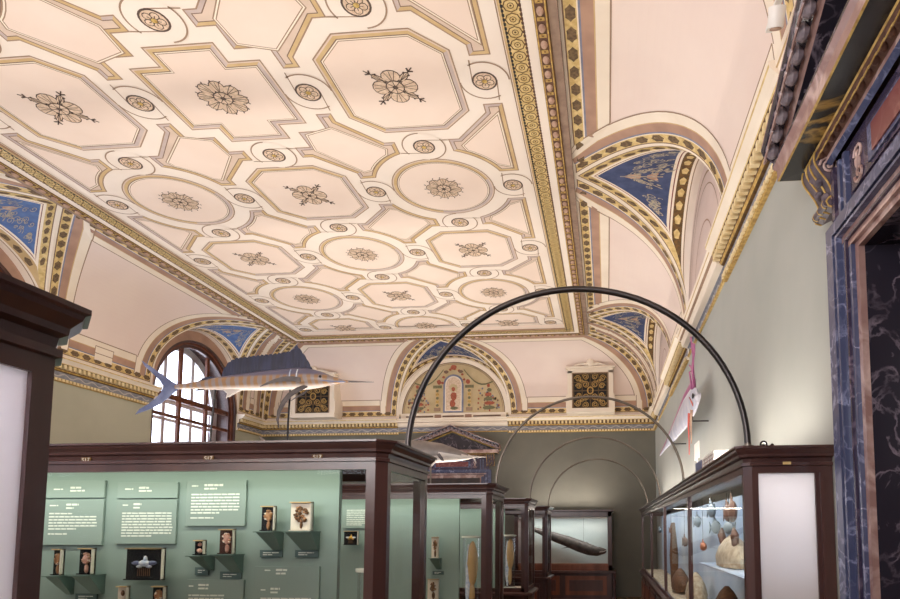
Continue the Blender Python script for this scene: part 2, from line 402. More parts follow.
# knots of the strapwork with their painted medallions
def medallion(x, y):
    mb = MB()
    r = .135
    flat(arc(x, y, r, 0, 360, 20)[:-1], 'ink', 6, mb); flat(arc(x, y, r-.02, 0, 360, 20)[:-1], 'petal', 7, mb)
    for k in range(5):
        a = 72*k+20; px, py = x+.062*math.cos(math.radians(a)), y+.062*math.sin(math.radians(a))
        flat(arc(px, py, .043, 0, 360, 8)[:-1], 'ink', 8, mb); flat(arc(px, py, .034, 0, 360, 8)[:-1], 'petal', 9, mb)
        stroke([(x+.03*math.cos(math.radians(a)), y+.03*math.sin(math.radians(a))), (px, py)], .008, 'ink', 10, mb)
    flat(arc(x, y, .028, 0, 360, 8)[:-1], 'petal_gold', 11, mb)
    mb.build('painted_medallion', ceiling)
def knot(x, y, horiz):
    R0 = .262
    flat(arc(x, y, R0, 0, 360, 28)[:-1], 'ceil_strap', 4.5)
    if horiz:
        stroke(arc(x, y, R0, 180, 60, 14), .016, 'line_brown', 5); stroke(arc(x, y, R0, 0, -120, 14), .016, 'line_brown', 5)
        stroke([(x+.13, y), (x+.105, y+.30)], .012, 'line_brown', 5); stroke([(x-.13, y), (x-.105, y-.30)], .012, 'line_brown', 5)
    else:
        stroke(arc(x, y, R0, 270, 150, 14), .016, 'line_brown', 5); stroke(arc(x, y, R0, 90, -30, 14), .016, 'line_brown', 5)
        stroke([(x, y-.13), (x+.33, y-.105)], .012, 'line_brown', 5); stroke([(x, y+.13), (x-.33, y+.105)], .012, 'line_brown', 5)
    if y < 13.7 and y > -1.6: medallion(x, y)
for r in rows:
    for x in (CX[0]-.96, CX[0]+.96, CX[1]+.96, CX[2]+.96): knot(x, RY[r], True)
for i in range(len(rows)-1):
    ym = (RY[rows[i]]+RY[rows[i+1]])/2
    if rows[i] == 1: ym = 7.085
    if rows[i] == 0: ym = 5.01
    for c in range(3): knot(CX[c], ym, False)
# closing lines of the pattern
for xx in (CX[2]+1.24, CX[0]-1.24): stroke([(xx, EF+.5), (xx, YCLIP)], .012, 'line_brown', 4)
stroke([(CX[0]-1.2, 13.76), (CX[2]+1.2, 13.76)], .012, 'line_brown', 6)
# painted rosettes
def rosette(x, y, kd):
    mb = MB(); R = .245
    def lobe(a, r0, r1, w):
        ca, sa = math.cos(a), math.sin(a); P = []; n = 9
        for i in range(n+1):
            t = PI*i/n; rad = r0+(r1-r0)*math.sin(t)**.7 if False else None
        base = (x+ca*(r0+r1)/2, y+sa*(r0+r1)/2); L = (r1-r0)/2
        P = [(base[0]+ca*L*math.cos(q)-sa*w*math.sin(q), base[1]+sa*L*math.cos(q)+ca*w*math.sin(q)) for q in [2*PI*i/12 for i in range(12)]]
        flat(P, 'ink', 6, mb); flat(inset(ccw(P), .010), 'petal', 7, mb)
        for k in (-1, 0, 1):
            stroke([(x+ca*r0-sa*0, y+sa*r0), (base[0]+ca*L*.8-sa*w*.55*k, base[1]+sa*L*.8+ca*w*.55*k)], .007, 'ink', 8, mb)
    if kd == 'oct':
        for k in range(4):
            a = PI/4+k*PI/2
            stroke([(x+.1*math.cos(a), y+.1*math.sin(a)), (x+.36*math.cos(a), y+.36*math.sin(a))], .014, 'ink', 6, mb)
            for q in (-1, 1):
                for rr in (.22, .29):
                    p = (x+rr*math.cos(a), y+rr*math.sin(a)); stroke([p, (p[0]+.05*math.cos(a+q*.9), p[1]+.05*math.sin(a+q*.9))], .02, 'ink', 6, mb)
        for k in range(4): lobe(PI/4+k*PI/2, .10, .275, .04)
        for k in range(4): lobe(k*PI/2, .06, R, .105)
    else:
        n = 8
        for k in range(n): lobe(k*2*PI/n+.2, .08, R*(1.0 if kd == 'circ' else 1.08), .082)
        for k in range(16):
            a = k*PI/8; stroke([(x+R*math.cos(a), y+R*math.sin(a)), (x+(R+.025)*math.cos(a+.06), y+(R+.025)*math.sin(a+.06))], .014, 'ink', 6, mb)
    flat(arc(x, y, .10, 0, 360, 14)[:-1], 'ink', 9, mb); flat(arc(x, y, .088, 0, 360, 14)[:-1], 'petal', 10, mb)
    for k in range(8):
        a = k*PI/4; stroke([(x, y), (x+.085*math.cos(a), y+.085*math.sin(a))], .008, 'ink', 11, mb)
    flat(arc(x, y, .03, 0, 360, 8)[:-1], 'ink', 12, mb)
    mb.build('painted_rosette', ceiling)
for r in rows:
    if r < -1: continue
    for c in range(3): rosette(CX[c], RY[r], kind(r, c))
orn.build('painted_strapwork', ceiling)

# gilded borders round the flat ceiling: (distance inward from the cove edge)
XI0, XI1, YI1 = EL, ER, EB
YI0 = EF
def border_rect(d): return [(EL+d, EF+d), (ER-d, EF+d), (ER-d, EB-d), (EL+d, EB-d)]
bd = MB()
def bring(d0, d1, m, z0, z1=None):
    A, B = border_rect(d0), border_rect(d1); z1 = z0 if z1 is None else z1
    for i in range(4):
        j = (i+1) % 4
        bd.face([(*A[i], z0), (*A[j], z0), (*B[j], z1), (*B[i], z1)], m)
# a low frame standing proud of the painted field
zf = S-.035
for d0, d1, m, z0, z1 in [(0, 0, 'mauve', 4.76, S-.02), (0, .09, 'mauve', S-.02, S-.02), (.09, .10, 'gold_dark', S-.02, S-.05), (.10, .115, 'gold', S-.05, S-.05),
                          (.115, .205, 'egg_brown', S-.05, S-.05), (.205, .22, 'gold', S-.05, S-.05), (.22, .225, 'gold_dark', S-.05, zf), (.225, .325, 'ceil_strap', zf, zf),
                          (.325, .338, 'gold_dark', zf, zf), (.338, .495, 'gold_pale', zf, zf), (.495, .51, 'gold_dark', zf, zf), (.51, .535, 'ochre', zf, zf), (.535, .535, 'line_brown', zf, S-.002), (.535, .56, 'ceil_strap', S-.004, S-.004)]:
    bring(d0, d1, m, z0, z1)
bd.build('gilded_border', ceiling)
def along(mb, side, d, step, fn, lo=None, hi=None):
    """run a small motif along one side of the border; u along, v inward"""
    if side in 'RL':
        X = ER-d if side == 'R' else EL+d; a = EF+d if lo is None else lo; b = EB-d
        y = b-step/2
        while y > a:
            fn(lambda u, v, z, X=X, y=y: (X+(-v if side == 'R' else v), y+u, z)); y -= step
    else:
        Y = EB-d; x = EL+d+step/2
        while x < ER-d:
            fn(lambda u, v, z, x=x: (x+u, Y-v, z)); x += step
gm = MB()
def guil(T):
    z = zf-.002; n = 8
    for r0, r1, m, dz in ((.062, .074, 'gold_dark', 0), (.026, .034, 'gold_dark', .001)):
        for i in range(n):
            a, b = 2*PI*i/n, 2*PI*(i+1)/n
            gm.face([T(r0*math.cos(a), r0*math.sin(a), z-dz), T(r1*math.cos(a), r1*math.sin(a), z-dz), T(r1*math.cos(b), r1*math.sin(b), z-dz), T(r0*math.cos(b), r0*math.sin(b), z-dz)], m)
    gm.face([T(.012*math.cos(2*PI*i/6), .012*math.sin(2*PI*i/6), z) for i in range(6)], 'gold_dark')
    for v in (-.083, .083):
        for u in (-.05, .0, .05): gm.face([T(u-.016, v-.012, z), T(u+.016, v-.012, z), T(u+.016, v+.012, z), T(u-.016, v+.012, z)], 'black' if v > 0 else 'egg_brown')
for s, lo in (('R', 2.5), ('L', 5), ('B', None)): along(gm, s, .4165, .15, guil, lo)
gm.build('guilloche_ornament', ceiling)
em = MB()
def egg(T):
    z = S-.052
    P = [T(.062*math.cos(a), .042*math.sin(a), z) for a in [2*PI*i/12 for i in range(12)]]; em.face(P, 'gold_dark')
    rings = []
    for q, dz in ((1, 0), (.8, -.014), (.45, -.022)):
        rings.append([T(-.006+.052*q*math.cos(a), .034*q*math.sin(a), z-.001+dz) for a in [2*PI*i/12 for i in range(12)]])
    em.loft(rings, 'egg_tan')
    em.face([T(.085+.022*a, .034*b, z) for a, b in ((-1, -1), (1, -1), (1, 1), (-1, 1))], 'gold')
    em.face([T(.085+.008*a, .010*b, z-.001) for a, b in ((-1, -1), (1, -1), (1, 1), (-1, 1))], 'gold_dark')
for s, lo in (('R', 2.5), ('L', 5), ('B', None)): along(em, s, .16, .195, egg, lo)
em.build('egg_and_dart_ornament', ceiling)

# ================================================================== COVE
NT = 240
_T = []
for i in range(NT+1):
    th = PI/2*i/NT
    _T.append((W*math.sin(th)**(2/NN), ZC+H*math.cos(th)**(2/NN)))
_A = [0]
for i in range(NT): _A.append(_A[-1]+math.hypot(_T[i+1][0]-_T[i][0], _T[i+1][1]-_T[i][1]))
ATOT = _A[-1]
def cz(t): return ZC+H*max(0, 1-(min(t, W)/W)**NN)**(1/NN)
def at_arc(a):
    """arc length from the ceiling edge -> t, z, inward normal (t,z)"""
    a = min(max(a, 0), ATOT); lo, hi = 0, NT
    while hi-lo > 1:
        m = (lo+hi)//2
        if _A[m] <= a: lo = m
        else: hi = m
    k = (a-_A[lo])/((_A[hi]-_A[lo]) or 1); t = _T[lo][0]+(_T[hi][0]-_T[lo][0])*k; z = _T[lo][1]+(_T[hi][1]-_T[lo][1])*k
    dt, dz = _T[hi][0]-_T[lo][0], _T[hi][1]-_T[lo][1]; l = math.hypot(dt, dz) or 1
    return t, z, dz/l, -dt/l         # normal pointing into the room (towards -t, -z)
def side_pt(side, t, lat, z):
    return {'R': (ER+t, lat, z), 'L': (EL-t, lat, z), 'B': (lat, EB+t, z), 'F': (lat, EF-t, z)}[side]
def cove_pt(side, a, lat, off=0):
    t, z, nt, nz = at_arc(a); return side_pt(side, t+nt*off, lat, z+nz*off)
def arc_of_t(t):
    lo, hi = 0, NT
    while hi-lo > 1:
        m = (lo+hi)//2
        if _T[m][0] <= t: lo = m
        else: hi = m
    k = (t-_T[lo][0])/((_T[hi][0]-_T[lo][0]) or 1); return _A[lo]+(_A[hi]-_A[lo])*k
NS = 34
def bound(fn):   # polyline (arc, lat) from the ceiling edge down
    return [(_A[i], fn(_T[i][0])) for i in range(0, NT+1, 8)]
ABOT = None
def leafs(mb, pts, place, m='leaf', s=1.0, off=.006):
    for (a, y, ang) in pts:
        P = []
        for k in range(12):
            q = 2*PI*k/12; rr = (1.0 if k % 2 == 0 else .82)
            u, v = .100*s*rr*math.cos(q), .056*s*rr*math.sin(q)
            P.append(place(a+u*math.cos(ang)-v*math.sin(ang), y+u*math.sin(ang)+v*math.cos(ang), off))
        mb.face(P, m)
def cove_panel(side, L, Rr, detail=True):
    """one stretch of the cove between two groins; L and Rr give the lateral bound for a given t"""
    mb = MB(); Lb, Rb = bound(L), bound(Rr); K = 8
    for i in range(len(Lb)-1):
        for k in range(K):
            q = []
            for (ii, kk) in ((i, k), (i, k+1), (i+1, k+1), (i+1, k)):
                a = Lb[ii][0]; q.append(cove_pt(side, a, Lb[ii][1]+(Rb[ii][1]-Lb[ii][1])*kk/K))
            mb.face(q, 'cove_pink')
    base = mb.build('cove_panel', ceiling, smooth=True)
    if not detail: return
    d = MB(); amax = arc_of_t(W*.9999)-.02
    poly = [p for p in Lb if p[0] < amax-.02]; poly2 = [p for p in Rb if p[0] < amax-.02]
    tb = lambda fn: fn(W)
    P = poly+[(amax, L(W*.999))]+[(amax, Rr(W*.999))]+poly2[::-1]
    # subdivide the long straight top edge so that mitres behave
    P = ccw(dedupe(P))
    bands = [(0, .03, 'cream'), (.03, .045, 'line_dark'), (.045, .165, 'gold_pale'), (.165, .178, 'cream'), (.178, .20, 'grey_blue'), (.20, .32, 'rose_brown'), (.32, .335, 'ochre'), (.335, .47, 'cream'), (.47, .487, 'line_brown')]
    n = len(P)
    for d0, d1, m in bands:
        A, B = inset(P, d0), inset(P, d1)
        for i in range(n):
            j = (i+1) % n
            l = math.hypot(A[j][0]-A[i][0], A[j][1]-A[i][1]); mm = max(1, int(l/.4)) if abs(A[j][0]-A[i][0]) > .05 else 1
            for s in range(mm):
                u0, u1 = s/mm, (s+1)/mm
                lerp = lambda p, q, u: (p[0]+(q[0]-p[0])*u, p[1]+(q[1]-p[1])*u)
                q = [lerp(A[i], A[j], u0), lerp(A[i], A[j], u1), lerp(B[i], B[j], u1), lerp(B[i], B[j], u0)]
                d.face([cove_pt(side, a, y, .004) for a, y in q], m)
    lp = resample(inset(P, .105), .25, .1, True)
    leafs(d, lp, lambda a, y, o: cove_pt(side, a, y, o))
    # small tabs breaking the cream frame
    I = inset(P, .335)
    al = [p[0] for p in I]; ys = [p[1] for p in I]; ymid_top = sum(p[1] for p in I if p[0] < min(al)+.02)/max(1, sum(1 for p in I if p[0] < min(al)+.02))
    def rect(a0, a1, y0, y1, m, o):
        k = max(1, int(abs(a1-a0)/.1))
        for i in range(k):
            d.face([cove_pt(side, a0+(a1-a0)*i/k, y0, o), cove_pt(side, a0+(a1-a0)*(i+1)/k, y0, o), cove_pt(side, a0+(a1-a0)*(i+1)/k, y1, o), cove_pt(side, a0+(a1-a0)*i/k, y1, o)], m)
    a0 = min(al)
    wt = max(ys)-min(ys)
    if wt > 3:
        rect(a0-.055, a0-.005, ymid_top-wt*.40, ymid_top-.35, 'mauve', .006); rect(a0-.055, a0-.005, ymid_top+.35, ymid_top+wt*.40, 'mauve', .006)
    a1 = max(al); yb = [p[1] for p in I if p[0] > a1-.02]
    if yb and max(yb)-min(yb) > .5:
        yc = (max(yb)+min(yb))/2
        rect(a1-.30, a1-.12, yc-.22, yc+.22, 'line_brown', .005); rect(a1-.285, a1-.03, yc-.205, yc+.205, 'cream', .006)
    d.build('painted_frame', base)
def arch_pts(c, n, r=1.5, zc=3.15): return [(c+r*math.cos(PI*i/n), zc+r*math.sin(PI*i/n)) for i in range(n+1)]
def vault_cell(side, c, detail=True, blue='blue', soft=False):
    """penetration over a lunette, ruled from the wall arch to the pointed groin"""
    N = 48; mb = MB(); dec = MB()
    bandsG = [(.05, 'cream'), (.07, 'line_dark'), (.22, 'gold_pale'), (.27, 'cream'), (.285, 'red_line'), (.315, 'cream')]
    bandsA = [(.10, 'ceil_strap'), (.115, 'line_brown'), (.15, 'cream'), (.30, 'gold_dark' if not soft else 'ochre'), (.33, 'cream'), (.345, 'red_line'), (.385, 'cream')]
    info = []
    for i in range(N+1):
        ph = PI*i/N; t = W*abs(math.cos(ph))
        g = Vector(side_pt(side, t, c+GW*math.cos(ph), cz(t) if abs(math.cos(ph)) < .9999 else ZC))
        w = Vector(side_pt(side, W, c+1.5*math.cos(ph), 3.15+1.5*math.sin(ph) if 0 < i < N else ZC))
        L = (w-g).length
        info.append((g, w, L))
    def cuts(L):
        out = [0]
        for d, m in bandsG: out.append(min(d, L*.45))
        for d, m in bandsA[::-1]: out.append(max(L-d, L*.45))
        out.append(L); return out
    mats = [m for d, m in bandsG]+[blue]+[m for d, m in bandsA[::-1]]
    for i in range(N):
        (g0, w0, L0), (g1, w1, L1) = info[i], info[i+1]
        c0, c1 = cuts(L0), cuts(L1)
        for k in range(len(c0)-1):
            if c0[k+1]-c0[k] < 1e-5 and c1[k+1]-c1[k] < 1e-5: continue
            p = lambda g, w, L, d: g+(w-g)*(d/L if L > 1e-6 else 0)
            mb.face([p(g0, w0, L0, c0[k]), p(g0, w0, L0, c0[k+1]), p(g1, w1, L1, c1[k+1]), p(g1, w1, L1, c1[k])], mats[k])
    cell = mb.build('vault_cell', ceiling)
    if not detail: return cell
    def surf(s, d, fromarch=False, off=.006):
        i = min(max(s, 0), N-1e-6); k = int(i); f = i-k
        g = info[k][0].lerp(info[k+1][0], f); w = info[k][1].lerp(info[k+1][1], f); L = (w-g).length
        dd = min(max((L-d) if fromarch else d, 0), L); p = g+(w-g)*(dd/L if L > 1e-6 else 0)
        e = (w-g).normalized(); tg = (info[k+1][0].lerp(info[k+1][1], dd/max(L, 1e-6))-info[k][0].lerp(info[k][1], dd/max(L, 1e-6))).normalized()
        nn = e.cross(tg).normalized()
        ctr = Vector(side_pt(side, -1, c, 0))
        if nn.dot(ctr-p) < 0: nn = -nn
        return p+nn*off
    gl = [0]
    for k in range(N): gl.append(gl[-1]+(info[k+1][0]-info[k][0]).length)
    def s_of(l, arr):
        for k in range(N):
            if arr[k+1] >= l: return k+(l-arr[k])/((arr[k+1]-arr[k]) or 1)
        return N
    wl = [0]
    for k in range(N): wl.append(wl[-1]+(info[k+1][1]-info[k][1]).length)
    for arr, d, fa, m in ((gl, .145, False, 'leaf'), (wl, .225, True, 'leaf')):
        l = .25
        while l < arr[-1]-.25:
            s = s_of(l, arr); k = int(min(s, N-1)); L = info[k][2]
            if L > .5:
                ds = .095/((arr[-1]/N)*1.0)
                P = []
                for q in range(10):
                    aa = 2*PI*q/10; rr = 1 if q % 2 == 0 else .84
                    P.append(surf(s+ds*rr*math.cos(aa), d+.05*rr*math.sin(aa), fa))
                dec.face(P, m if not (fa and not soft) else 'gold_pale')
            l += .24
    # arabesque on the blue field
    def ok(s, d):
        k = int(min(max(s, 0), N-1)); return .36 < d < info[k][2]-.41
    def strip(pts, w=.02, m='arabesque'):
        for (s0, d0), (s1, d1) in zip(pts, pts[1:]):
            if not (ok(s0, d0) and ok(s1, d1)): continue
            ex, ey = (s1-s0)*.1, d1-d0; l = math.hypot(ex, ey) or 1e-6; nx, ny = -ey/l*w/2/.1, ex/l*w/2
            dec.face([surf(s0+nx, d0+ny), surf(s0-nx, d0-ny), surf(s1-nx, d1-ny), surf(s1+nx, d1+ny)], m)
    mid = N/2; Lm = info[N//2][2]; lo_, hi_ = .40, Lm-.46; span = hi_-lo_
    if span > .3:
        strip([(mid, lo_+span*.25), (mid, hi_-.05)], .022)
        for sg in (-1, 1):
            strip([(mid+sg*(.3+4.6*math.sin(q*1.5)), lo_+span*(.45+.42*q)) for q in [i/8 for i in range(9)]], .022)
            for (cs, cd, r0) in ((mid+sg*3.0, lo_+span*.78, .11), (mid+sg*1.4, lo_+span*.45, .07), (mid+sg*5.2, lo_+span*.90, .06), (mid+sg*1.5, lo_+span*.88, .05)):
                strip([(cs+sg*(r0*(1-q*.8)*math.cos(q*10))*7, cd+r0*(1-q*.8)*math.sin(q*10)) for q in [i/22 for i in range(23)]], .016)
            for j in range(60):
                cs = mid+sg*random.uniform(.4, 6.0); cd = random.uniform(min(lo_+span*.3+abs(cs-mid)/6*span*.62, hi_-.06), hi_-.04)
                if not ok(cs+(.4 if cs > mid else -.4), cd): continue
                dec.face([surf(cs+.28*math.cos(q)*random.uniform(.5, 1), cd+.022*math.sin(q)) for q in [2*PI*i/6 for i in range(6)]], 'arabesque')
        for j in range(70):
            cs = mid+random.choice((-1, 1))*random.uniform(.6, 12); k = int(min(max(cs, 0), N-1)); Lk = info[k][2]
            if Lk-.44 < .40: continue
            cd = random.uniform(.40, Lk-.44); r0 = random.uniform(.03, .075); ph0 = random.uniform(0, 6)
            strip([(cs+r0*(1-q*.75)*math.cos(ph0+q*8)*10, cd+r0*(1-q*.75)*math.sin(ph0+q*8)) for q in [i/14 for i in range(15)]], .013)
        dec.face([surf(mid+.55*math.cos(q), lo_+span*.45+.11*math.sin(q)) for q in [2*PI*i/10 for i in range(10)]], 'egg_tan')
        dec.face([surf(mid+.9*math.cos(q), lo_+span*.74+.07*math.sin(q)) for q in [2*PI*i/10 for i in range(10)]], 'egg_tan')
    dec.build('painted_ornament', cell)
    return cell
def groin(c, sg): return lambda t: c+sg*GW*t/W
for side in 'RL':
    for i, c in enumerate(BAYS):
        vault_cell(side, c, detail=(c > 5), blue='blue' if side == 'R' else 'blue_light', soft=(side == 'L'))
        nxt = BAYS[i+1] if i+1 < len(BAYS) else None
        if nxt is not None: cove_panel(side, groin(nxt, 1), groin(c, -1), detail=(c > 5))
        else: cove_panel(side, lambda t: EF-t, groin(c, -1), False)
    cove_panel(side, groin(BAYS[0], 1), lambda t: EB+t)
for side in 'BF':
    vault_cell(side, XB, detail=(side == 'B'))
    cove_panel(side, lambda t: EL-t, groin(XB, -1), side == 'B'); cove_panel(side, groin(XB, 1), lambda t: ER+t, side == 'B')

# ================================================================== WALLS
def arch_fill(mb, side, c, r, zc, m, t, z0=ZC):
    P = [side_pt(side, t, c+r, z0)]+[side_pt(side, t, c+r*math.cos(PI*i/32), zc+r*math.sin(PI*i/32)) for i in range(33)]+[side_pt(side, t, c-r, z0)]
    mb.face(P, m)
DC = 2.33       # near door centre along the right wall
wr = MB()
wr.box(XR, XR+.5, DC+.80, YB, FL, ZC+.1, 'wall_sage'); wr.box(XR, XR+.5, YF, DC-.80, FL, ZC+.1, 'wall_sage'); wr.box(XR, XR+.5, DC-.80, DC+.80, 1.45, ZC+.1, 'wall_sage')
wall_right = struct(wr.build('wall_right'))
for c in BAYS:
    mb = MB(); arch_fill(mb, 'R', c, 1.52, 3.15, 'tymp_pink', W+.002)
    if c > 5:
        for r, w_, m in ((1.36, .03, 'line_brown'), (1.22, .015, 'line_brown'), (.80, .02, 'rose_brown')):
            for i in range(32):
                a, b = PI*i/32, PI*(i+1)/32
                mb.face([side_pt('R', W-.001, c+q*math.cos(x), 3.15+q*math.sin(x)) for q, x in ((r, a), (r+w_, a), (r+w_, b), (r, b))], m)
    mb.build('lunette', wall_right)
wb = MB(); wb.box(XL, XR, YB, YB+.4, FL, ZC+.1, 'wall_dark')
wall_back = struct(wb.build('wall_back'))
wf = MB(); wf.box(XL, XR, YF-.4, YF, FL, ZC+.1, 'wall_sage'); arch_fill(wf, 'F', XB, 1.52, 3.15, 'tymp_pink', W+.002)
wall_front = struct(wf.build('wall_front'))
# left wall with arched openings
RO, ZO, ZS = 1.48, 2.95, -.7      # opening radius, spring height, sill
wl = MB(); XO = XL-.75
edges = [YF]+[v for c in BAYS[::-1] for v in (c-RO, c+RO)]+[YB]
for k in range(0, len(edges), 2): wl.box(XO, XL, edges[k], edges[k+1], FL, ZC+.15, 'wall_olive')
for c in BAYS:
    wl.box(XO, XL, c-RO, c+RO, FL, ZS, 'wall_olive')
    N = 32
    for i in range(N):     # ring between the opening and the vault, and its soffit
        a, b = PI*i/N, PI*(i+1)/N
        p = lambda r, z0, q, x: (x, c+r*math.cos(q), z0+r*math.sin(q))
        wl.face([p(RO, ZO, a, XL), p(1.62, 3.15, a, XL), p(1.62, 3.15, b, XL), p(RO, ZO, b, XL)], 'rose_brown')
        wl.face([p(RO, ZO, a, XL), p(RO, ZO, b, XL), p(RO, ZO, b, XO), p(RO, ZO, a, XO)], 'wood')
        wl.face([p(RO, ZO, a, XO), p(RO, ZO, b, XO), p(2.6, ZO, b, XO), p(2.6, ZO, a, XO)], 'wall_olive')
    for s in (-1, 1):
        wl.face([(XL, c+s*(RO-.002), ZS), (XO, c+s*(RO-.002), ZS), (XO, c+s*(RO-.002), ZO), (XL, c+s*(RO-.002), ZO)], 'wood')
wall_left = struct(wl.build('wall_left'))
fl = MB(); fl.box(XL-.4, XR+.5, YF-.4, YB+.4, FL-.1, FL, 'floor_wood'); struct(fl.build('floor'))
rf = MB(); rf.box(XL-2, XR+2, YF-2, YB+2, 5.3, 5.4, 'cream'); 
for (a, b, c_, d_) in ((XL-.8, XL-.75, YF-.4, YB+.4), (XR+.5, XR+.55, YF-.4, YB+.4), (XL-.8, XR+.55, YB+.4, YB+.45), (XL-.8, XR+.55, YF-.45, YF-.4)):
    rf.box(a, b, c_, d_, 4.45 if a < XL-.7 and b < 0 else ZC+.1, 5.35, 'cream')
rf.build('roof_shell', ceiling)

# windows
def window(n, c):
    root = bpy.data.objects.new('window_%d' % n, None); COL.objects.link(root); root.location = (XL-.12, c, ZS); struct(root)
    X = XL-.12; RG = 1.33
    def archring(mb, x0, x1, r0, r1, m, zc=ZO, zc1=None):
        N = 32
        for i in range(N):
            a, b = PI*i/N, PI*(i+1)/N
            P = lambda x, r, q: (x, c+r*math.cos(q), zc+r*math.sin(q))
            mb.face([P(x1, r0, a), P(x1, r1, a), P(x1, r1, b), P(x1, r0, b)], m)
            mb.face([P(x0, r0, a), P(x1, r0, a), P(x1, r0, b), P(x0, r0, b)], m)
            mb.face([P(x0, r1, a), P(x1, r1, a), P(x1, r1, b), P(x0, r1, b)], m)
    mb = MB()     # moulded casing stepping back from the wall
    for (x0, x1, r0, r1, m) in ((X-.05, XL-.005, 1.43, 1.48, 'wood'), (X-.05, XL-.05, 1.38, 1.43, 'window_wood'), (X-.05, X+.02, 1.31, 1.38, 'wood')):
        archring(mb, x0, x1, r0, r1, m)
        for s in (-1, 1): mb.box(x0, x1, min(c+s*r0, c+s*r1), max(c+s*r0, c+s*r1), ZS, ZO, m)
    mb.build('casing', root)
    for (xx, w_, name, m) in ((X-.03, .045, 'window_frame', 'window_wood'), (X-.42, .05, 'outer_frame', 'white_paint')):
        mb = MB()
        for yy in (-.47, .47):
            zt = ZO+math.sqrt(RG**2-yy**2); mb.box(xx-.03, xx+.03, c+yy-w_, c+yy+w_, ZS, zt, m)
        for zz, hh in ((2.98, .06), (2.55, .035), (1.4, .035), (.2, .035), (ZS, .05)):
            mb.box(xx-.028, xx+.028, c-RG, c+RG, zz-hh, zz+hh, m)
        if name == 'outer_frame':
            archring(mb, xx-.03, xx+.03, 1.28, 1.46, m)
            for s in (-1, 1): mb.box(xx-.03, xx+.03, min(c+s*1.28, c+s*1.46), max(c+s*1.28, c+s*1.46), ZS, ZO, m)
        mb.build(name, root)
    mb = MB(); arch_fill(mb, 'L', c, RG+.02, ZO, 'window_glass', EL-X, ZS); mb.build('glass_pane', root)
    mb = MB(); mb.box(XO, XL+.12, c-RO, c+RO, ZS-.05, ZS, 'cream'); mb.build('window_sill', root)
for n, c in enumerate(BAYS): window(n+1, c)

# back tympanum with its painted grotesques
tb = MB(); arch_fill(tb, 'B', XB, 1.52, 3.15, 'tymp_ochre', W+.002)
Yt = YB-.012
def tp(x, z, k=0): return (XB+x, Yt-.002*k, z)
def trect(x0, x1, z0, z1, m, k=0): tb.face([tp(x0, z0, k), tp(x1, z0, k), tp(x1, z1, k), tp(x0, z1, k)], m)
def tpoly(P, m, k=0): tb.face([tp(x, z, k) for x, z in P], m)
def tblob(x, z, rx, rz, m, k=1, n=9, j=.25): tpoly([(x+rx*math.cos(2*PI*i/n)*random.uniform(1-j, 1), z+rz*math.sin(2*PI*i/n)*random.uniform(1-j, 1)) for i in range(n)], m, k)
for i in range(32):
    a, b = PI*i/32, PI*(i+1)/32
    for r0, r1, m, k in ((1.42, 1.52, 'cream', 0), (1.40, 1.42, 'line_dark', 0), (1.36, 1.375, 'line_brown', 0)):
        tpoly([(r*math.cos(q), 3.15+r*math.sin(q)) for r, q in ((r0, a), (r1, a), (r1, b), (r0, b))], m, k)
NIW = .28
tpoly([(NIW, 3.18)]+[(NIW*math.cos(PI*i/12), 3.95+NIW*math.sin(PI*i/12)) for i in range(13)]+[(-NIW, 3.18)], 'grey_blue', 1)
tpoly([(NIW-.05, 3.22)]+[((NIW-.05)*math.cos(PI*i/12), 3.95+(NIW-.05)*math.sin(PI*i/12)) for i in range(13)]+[(-NIW+.05, 3.22)], 'cream', 2)
tpoly([(NIW-.08, 3.24)]+[((NIW-.08)*math.cos(PI*i/12), 3.95+(NIW-.08)*math.sin(PI*i/12)) for i in range(13)]+[(-NIW+.08, 3.24)], 'petal', 3)
tblob(0, 3.85, .13, .13, 'tymp_ochre', 4); tblob(0, 3.82, .06, .07, 'paint_red', 5); tblob(.01, 3.62, .10, .14, 'paint_red', 5); tblob(-.02, 3.42, .09, .12, 'paint_red', 5); tblob(.03, 3.3, .12, .05, 'paint_green', 5)
for s in (-1, 1):
    trect(s*.44-.055, s*.44+.055, 3.3, 3.85, 'ochre', 2); trect(s*.44-.12, s*.44+.12, 3.85, 3.93, 'paint_green', 3); trect(s*.44-.09, s*.44+.09, 3.22, 3.32, 'line_brown', 3)
    for k in range(5): tblob(s*.44, 3.38+k*.1, .05, .045, 'gold' if k % 2 else 'paint_green', 4)
    tblob(s*.40, 4.02, .07, .08, 'paint_red', 3)
    for k in range(6): tblob(s*(.98+random.uniform(-.03, .03)), 3.3+k*.12, .20-.03*k, .06, 'paint_red' if k % 2 else 'paint_green', 3)
    for k in range(60): 
        a = random.uniform(.68, 1.25); z = random.uniform(3.2, 3.2+.8*math.sqrt(max(.02, 1-(a/1.35)**2)))
        tblob(s*a, z, .03, .035, random.choice(['paint_red', 'paint_green', 'ochre', 'line_dark', 'grey_blue']), 2, 6)
    for i in range(8):     # festoon
        a0, a1 = i/8, (i+1)/8; f = lambda t: (s*(.28+.8*t), 4.38-.35*t-.22*math.sin(PI*t))
        p, q = f(a0), f(a1); tpoly([(p[0], p[1]), (p[0], p[1]-.04), (q[0], q[1]-.04), (q[0], q[1])], 'paint_green', 2)
for k in range(16): a = PI*k/15; tblob(.30*math.cos(a), 4.0+.38*math.sin(a), .045, .04, 'paint_red' if k % 2 else 'ochre', 3)
tblob(0, 4.42, .10, .08, 'paint_red', 4); tblob(-.2, 4.3, .08, .05, 'line_dark', 4); tblob(.2, 4.3, .08, .05, 'line_dark', 4)
trect(-1.45, 1.45, 3.0, 3.17, 'cream', 1); trect(-1.3, 1.3, 3.06, 3.10, 'line_dark', 2)
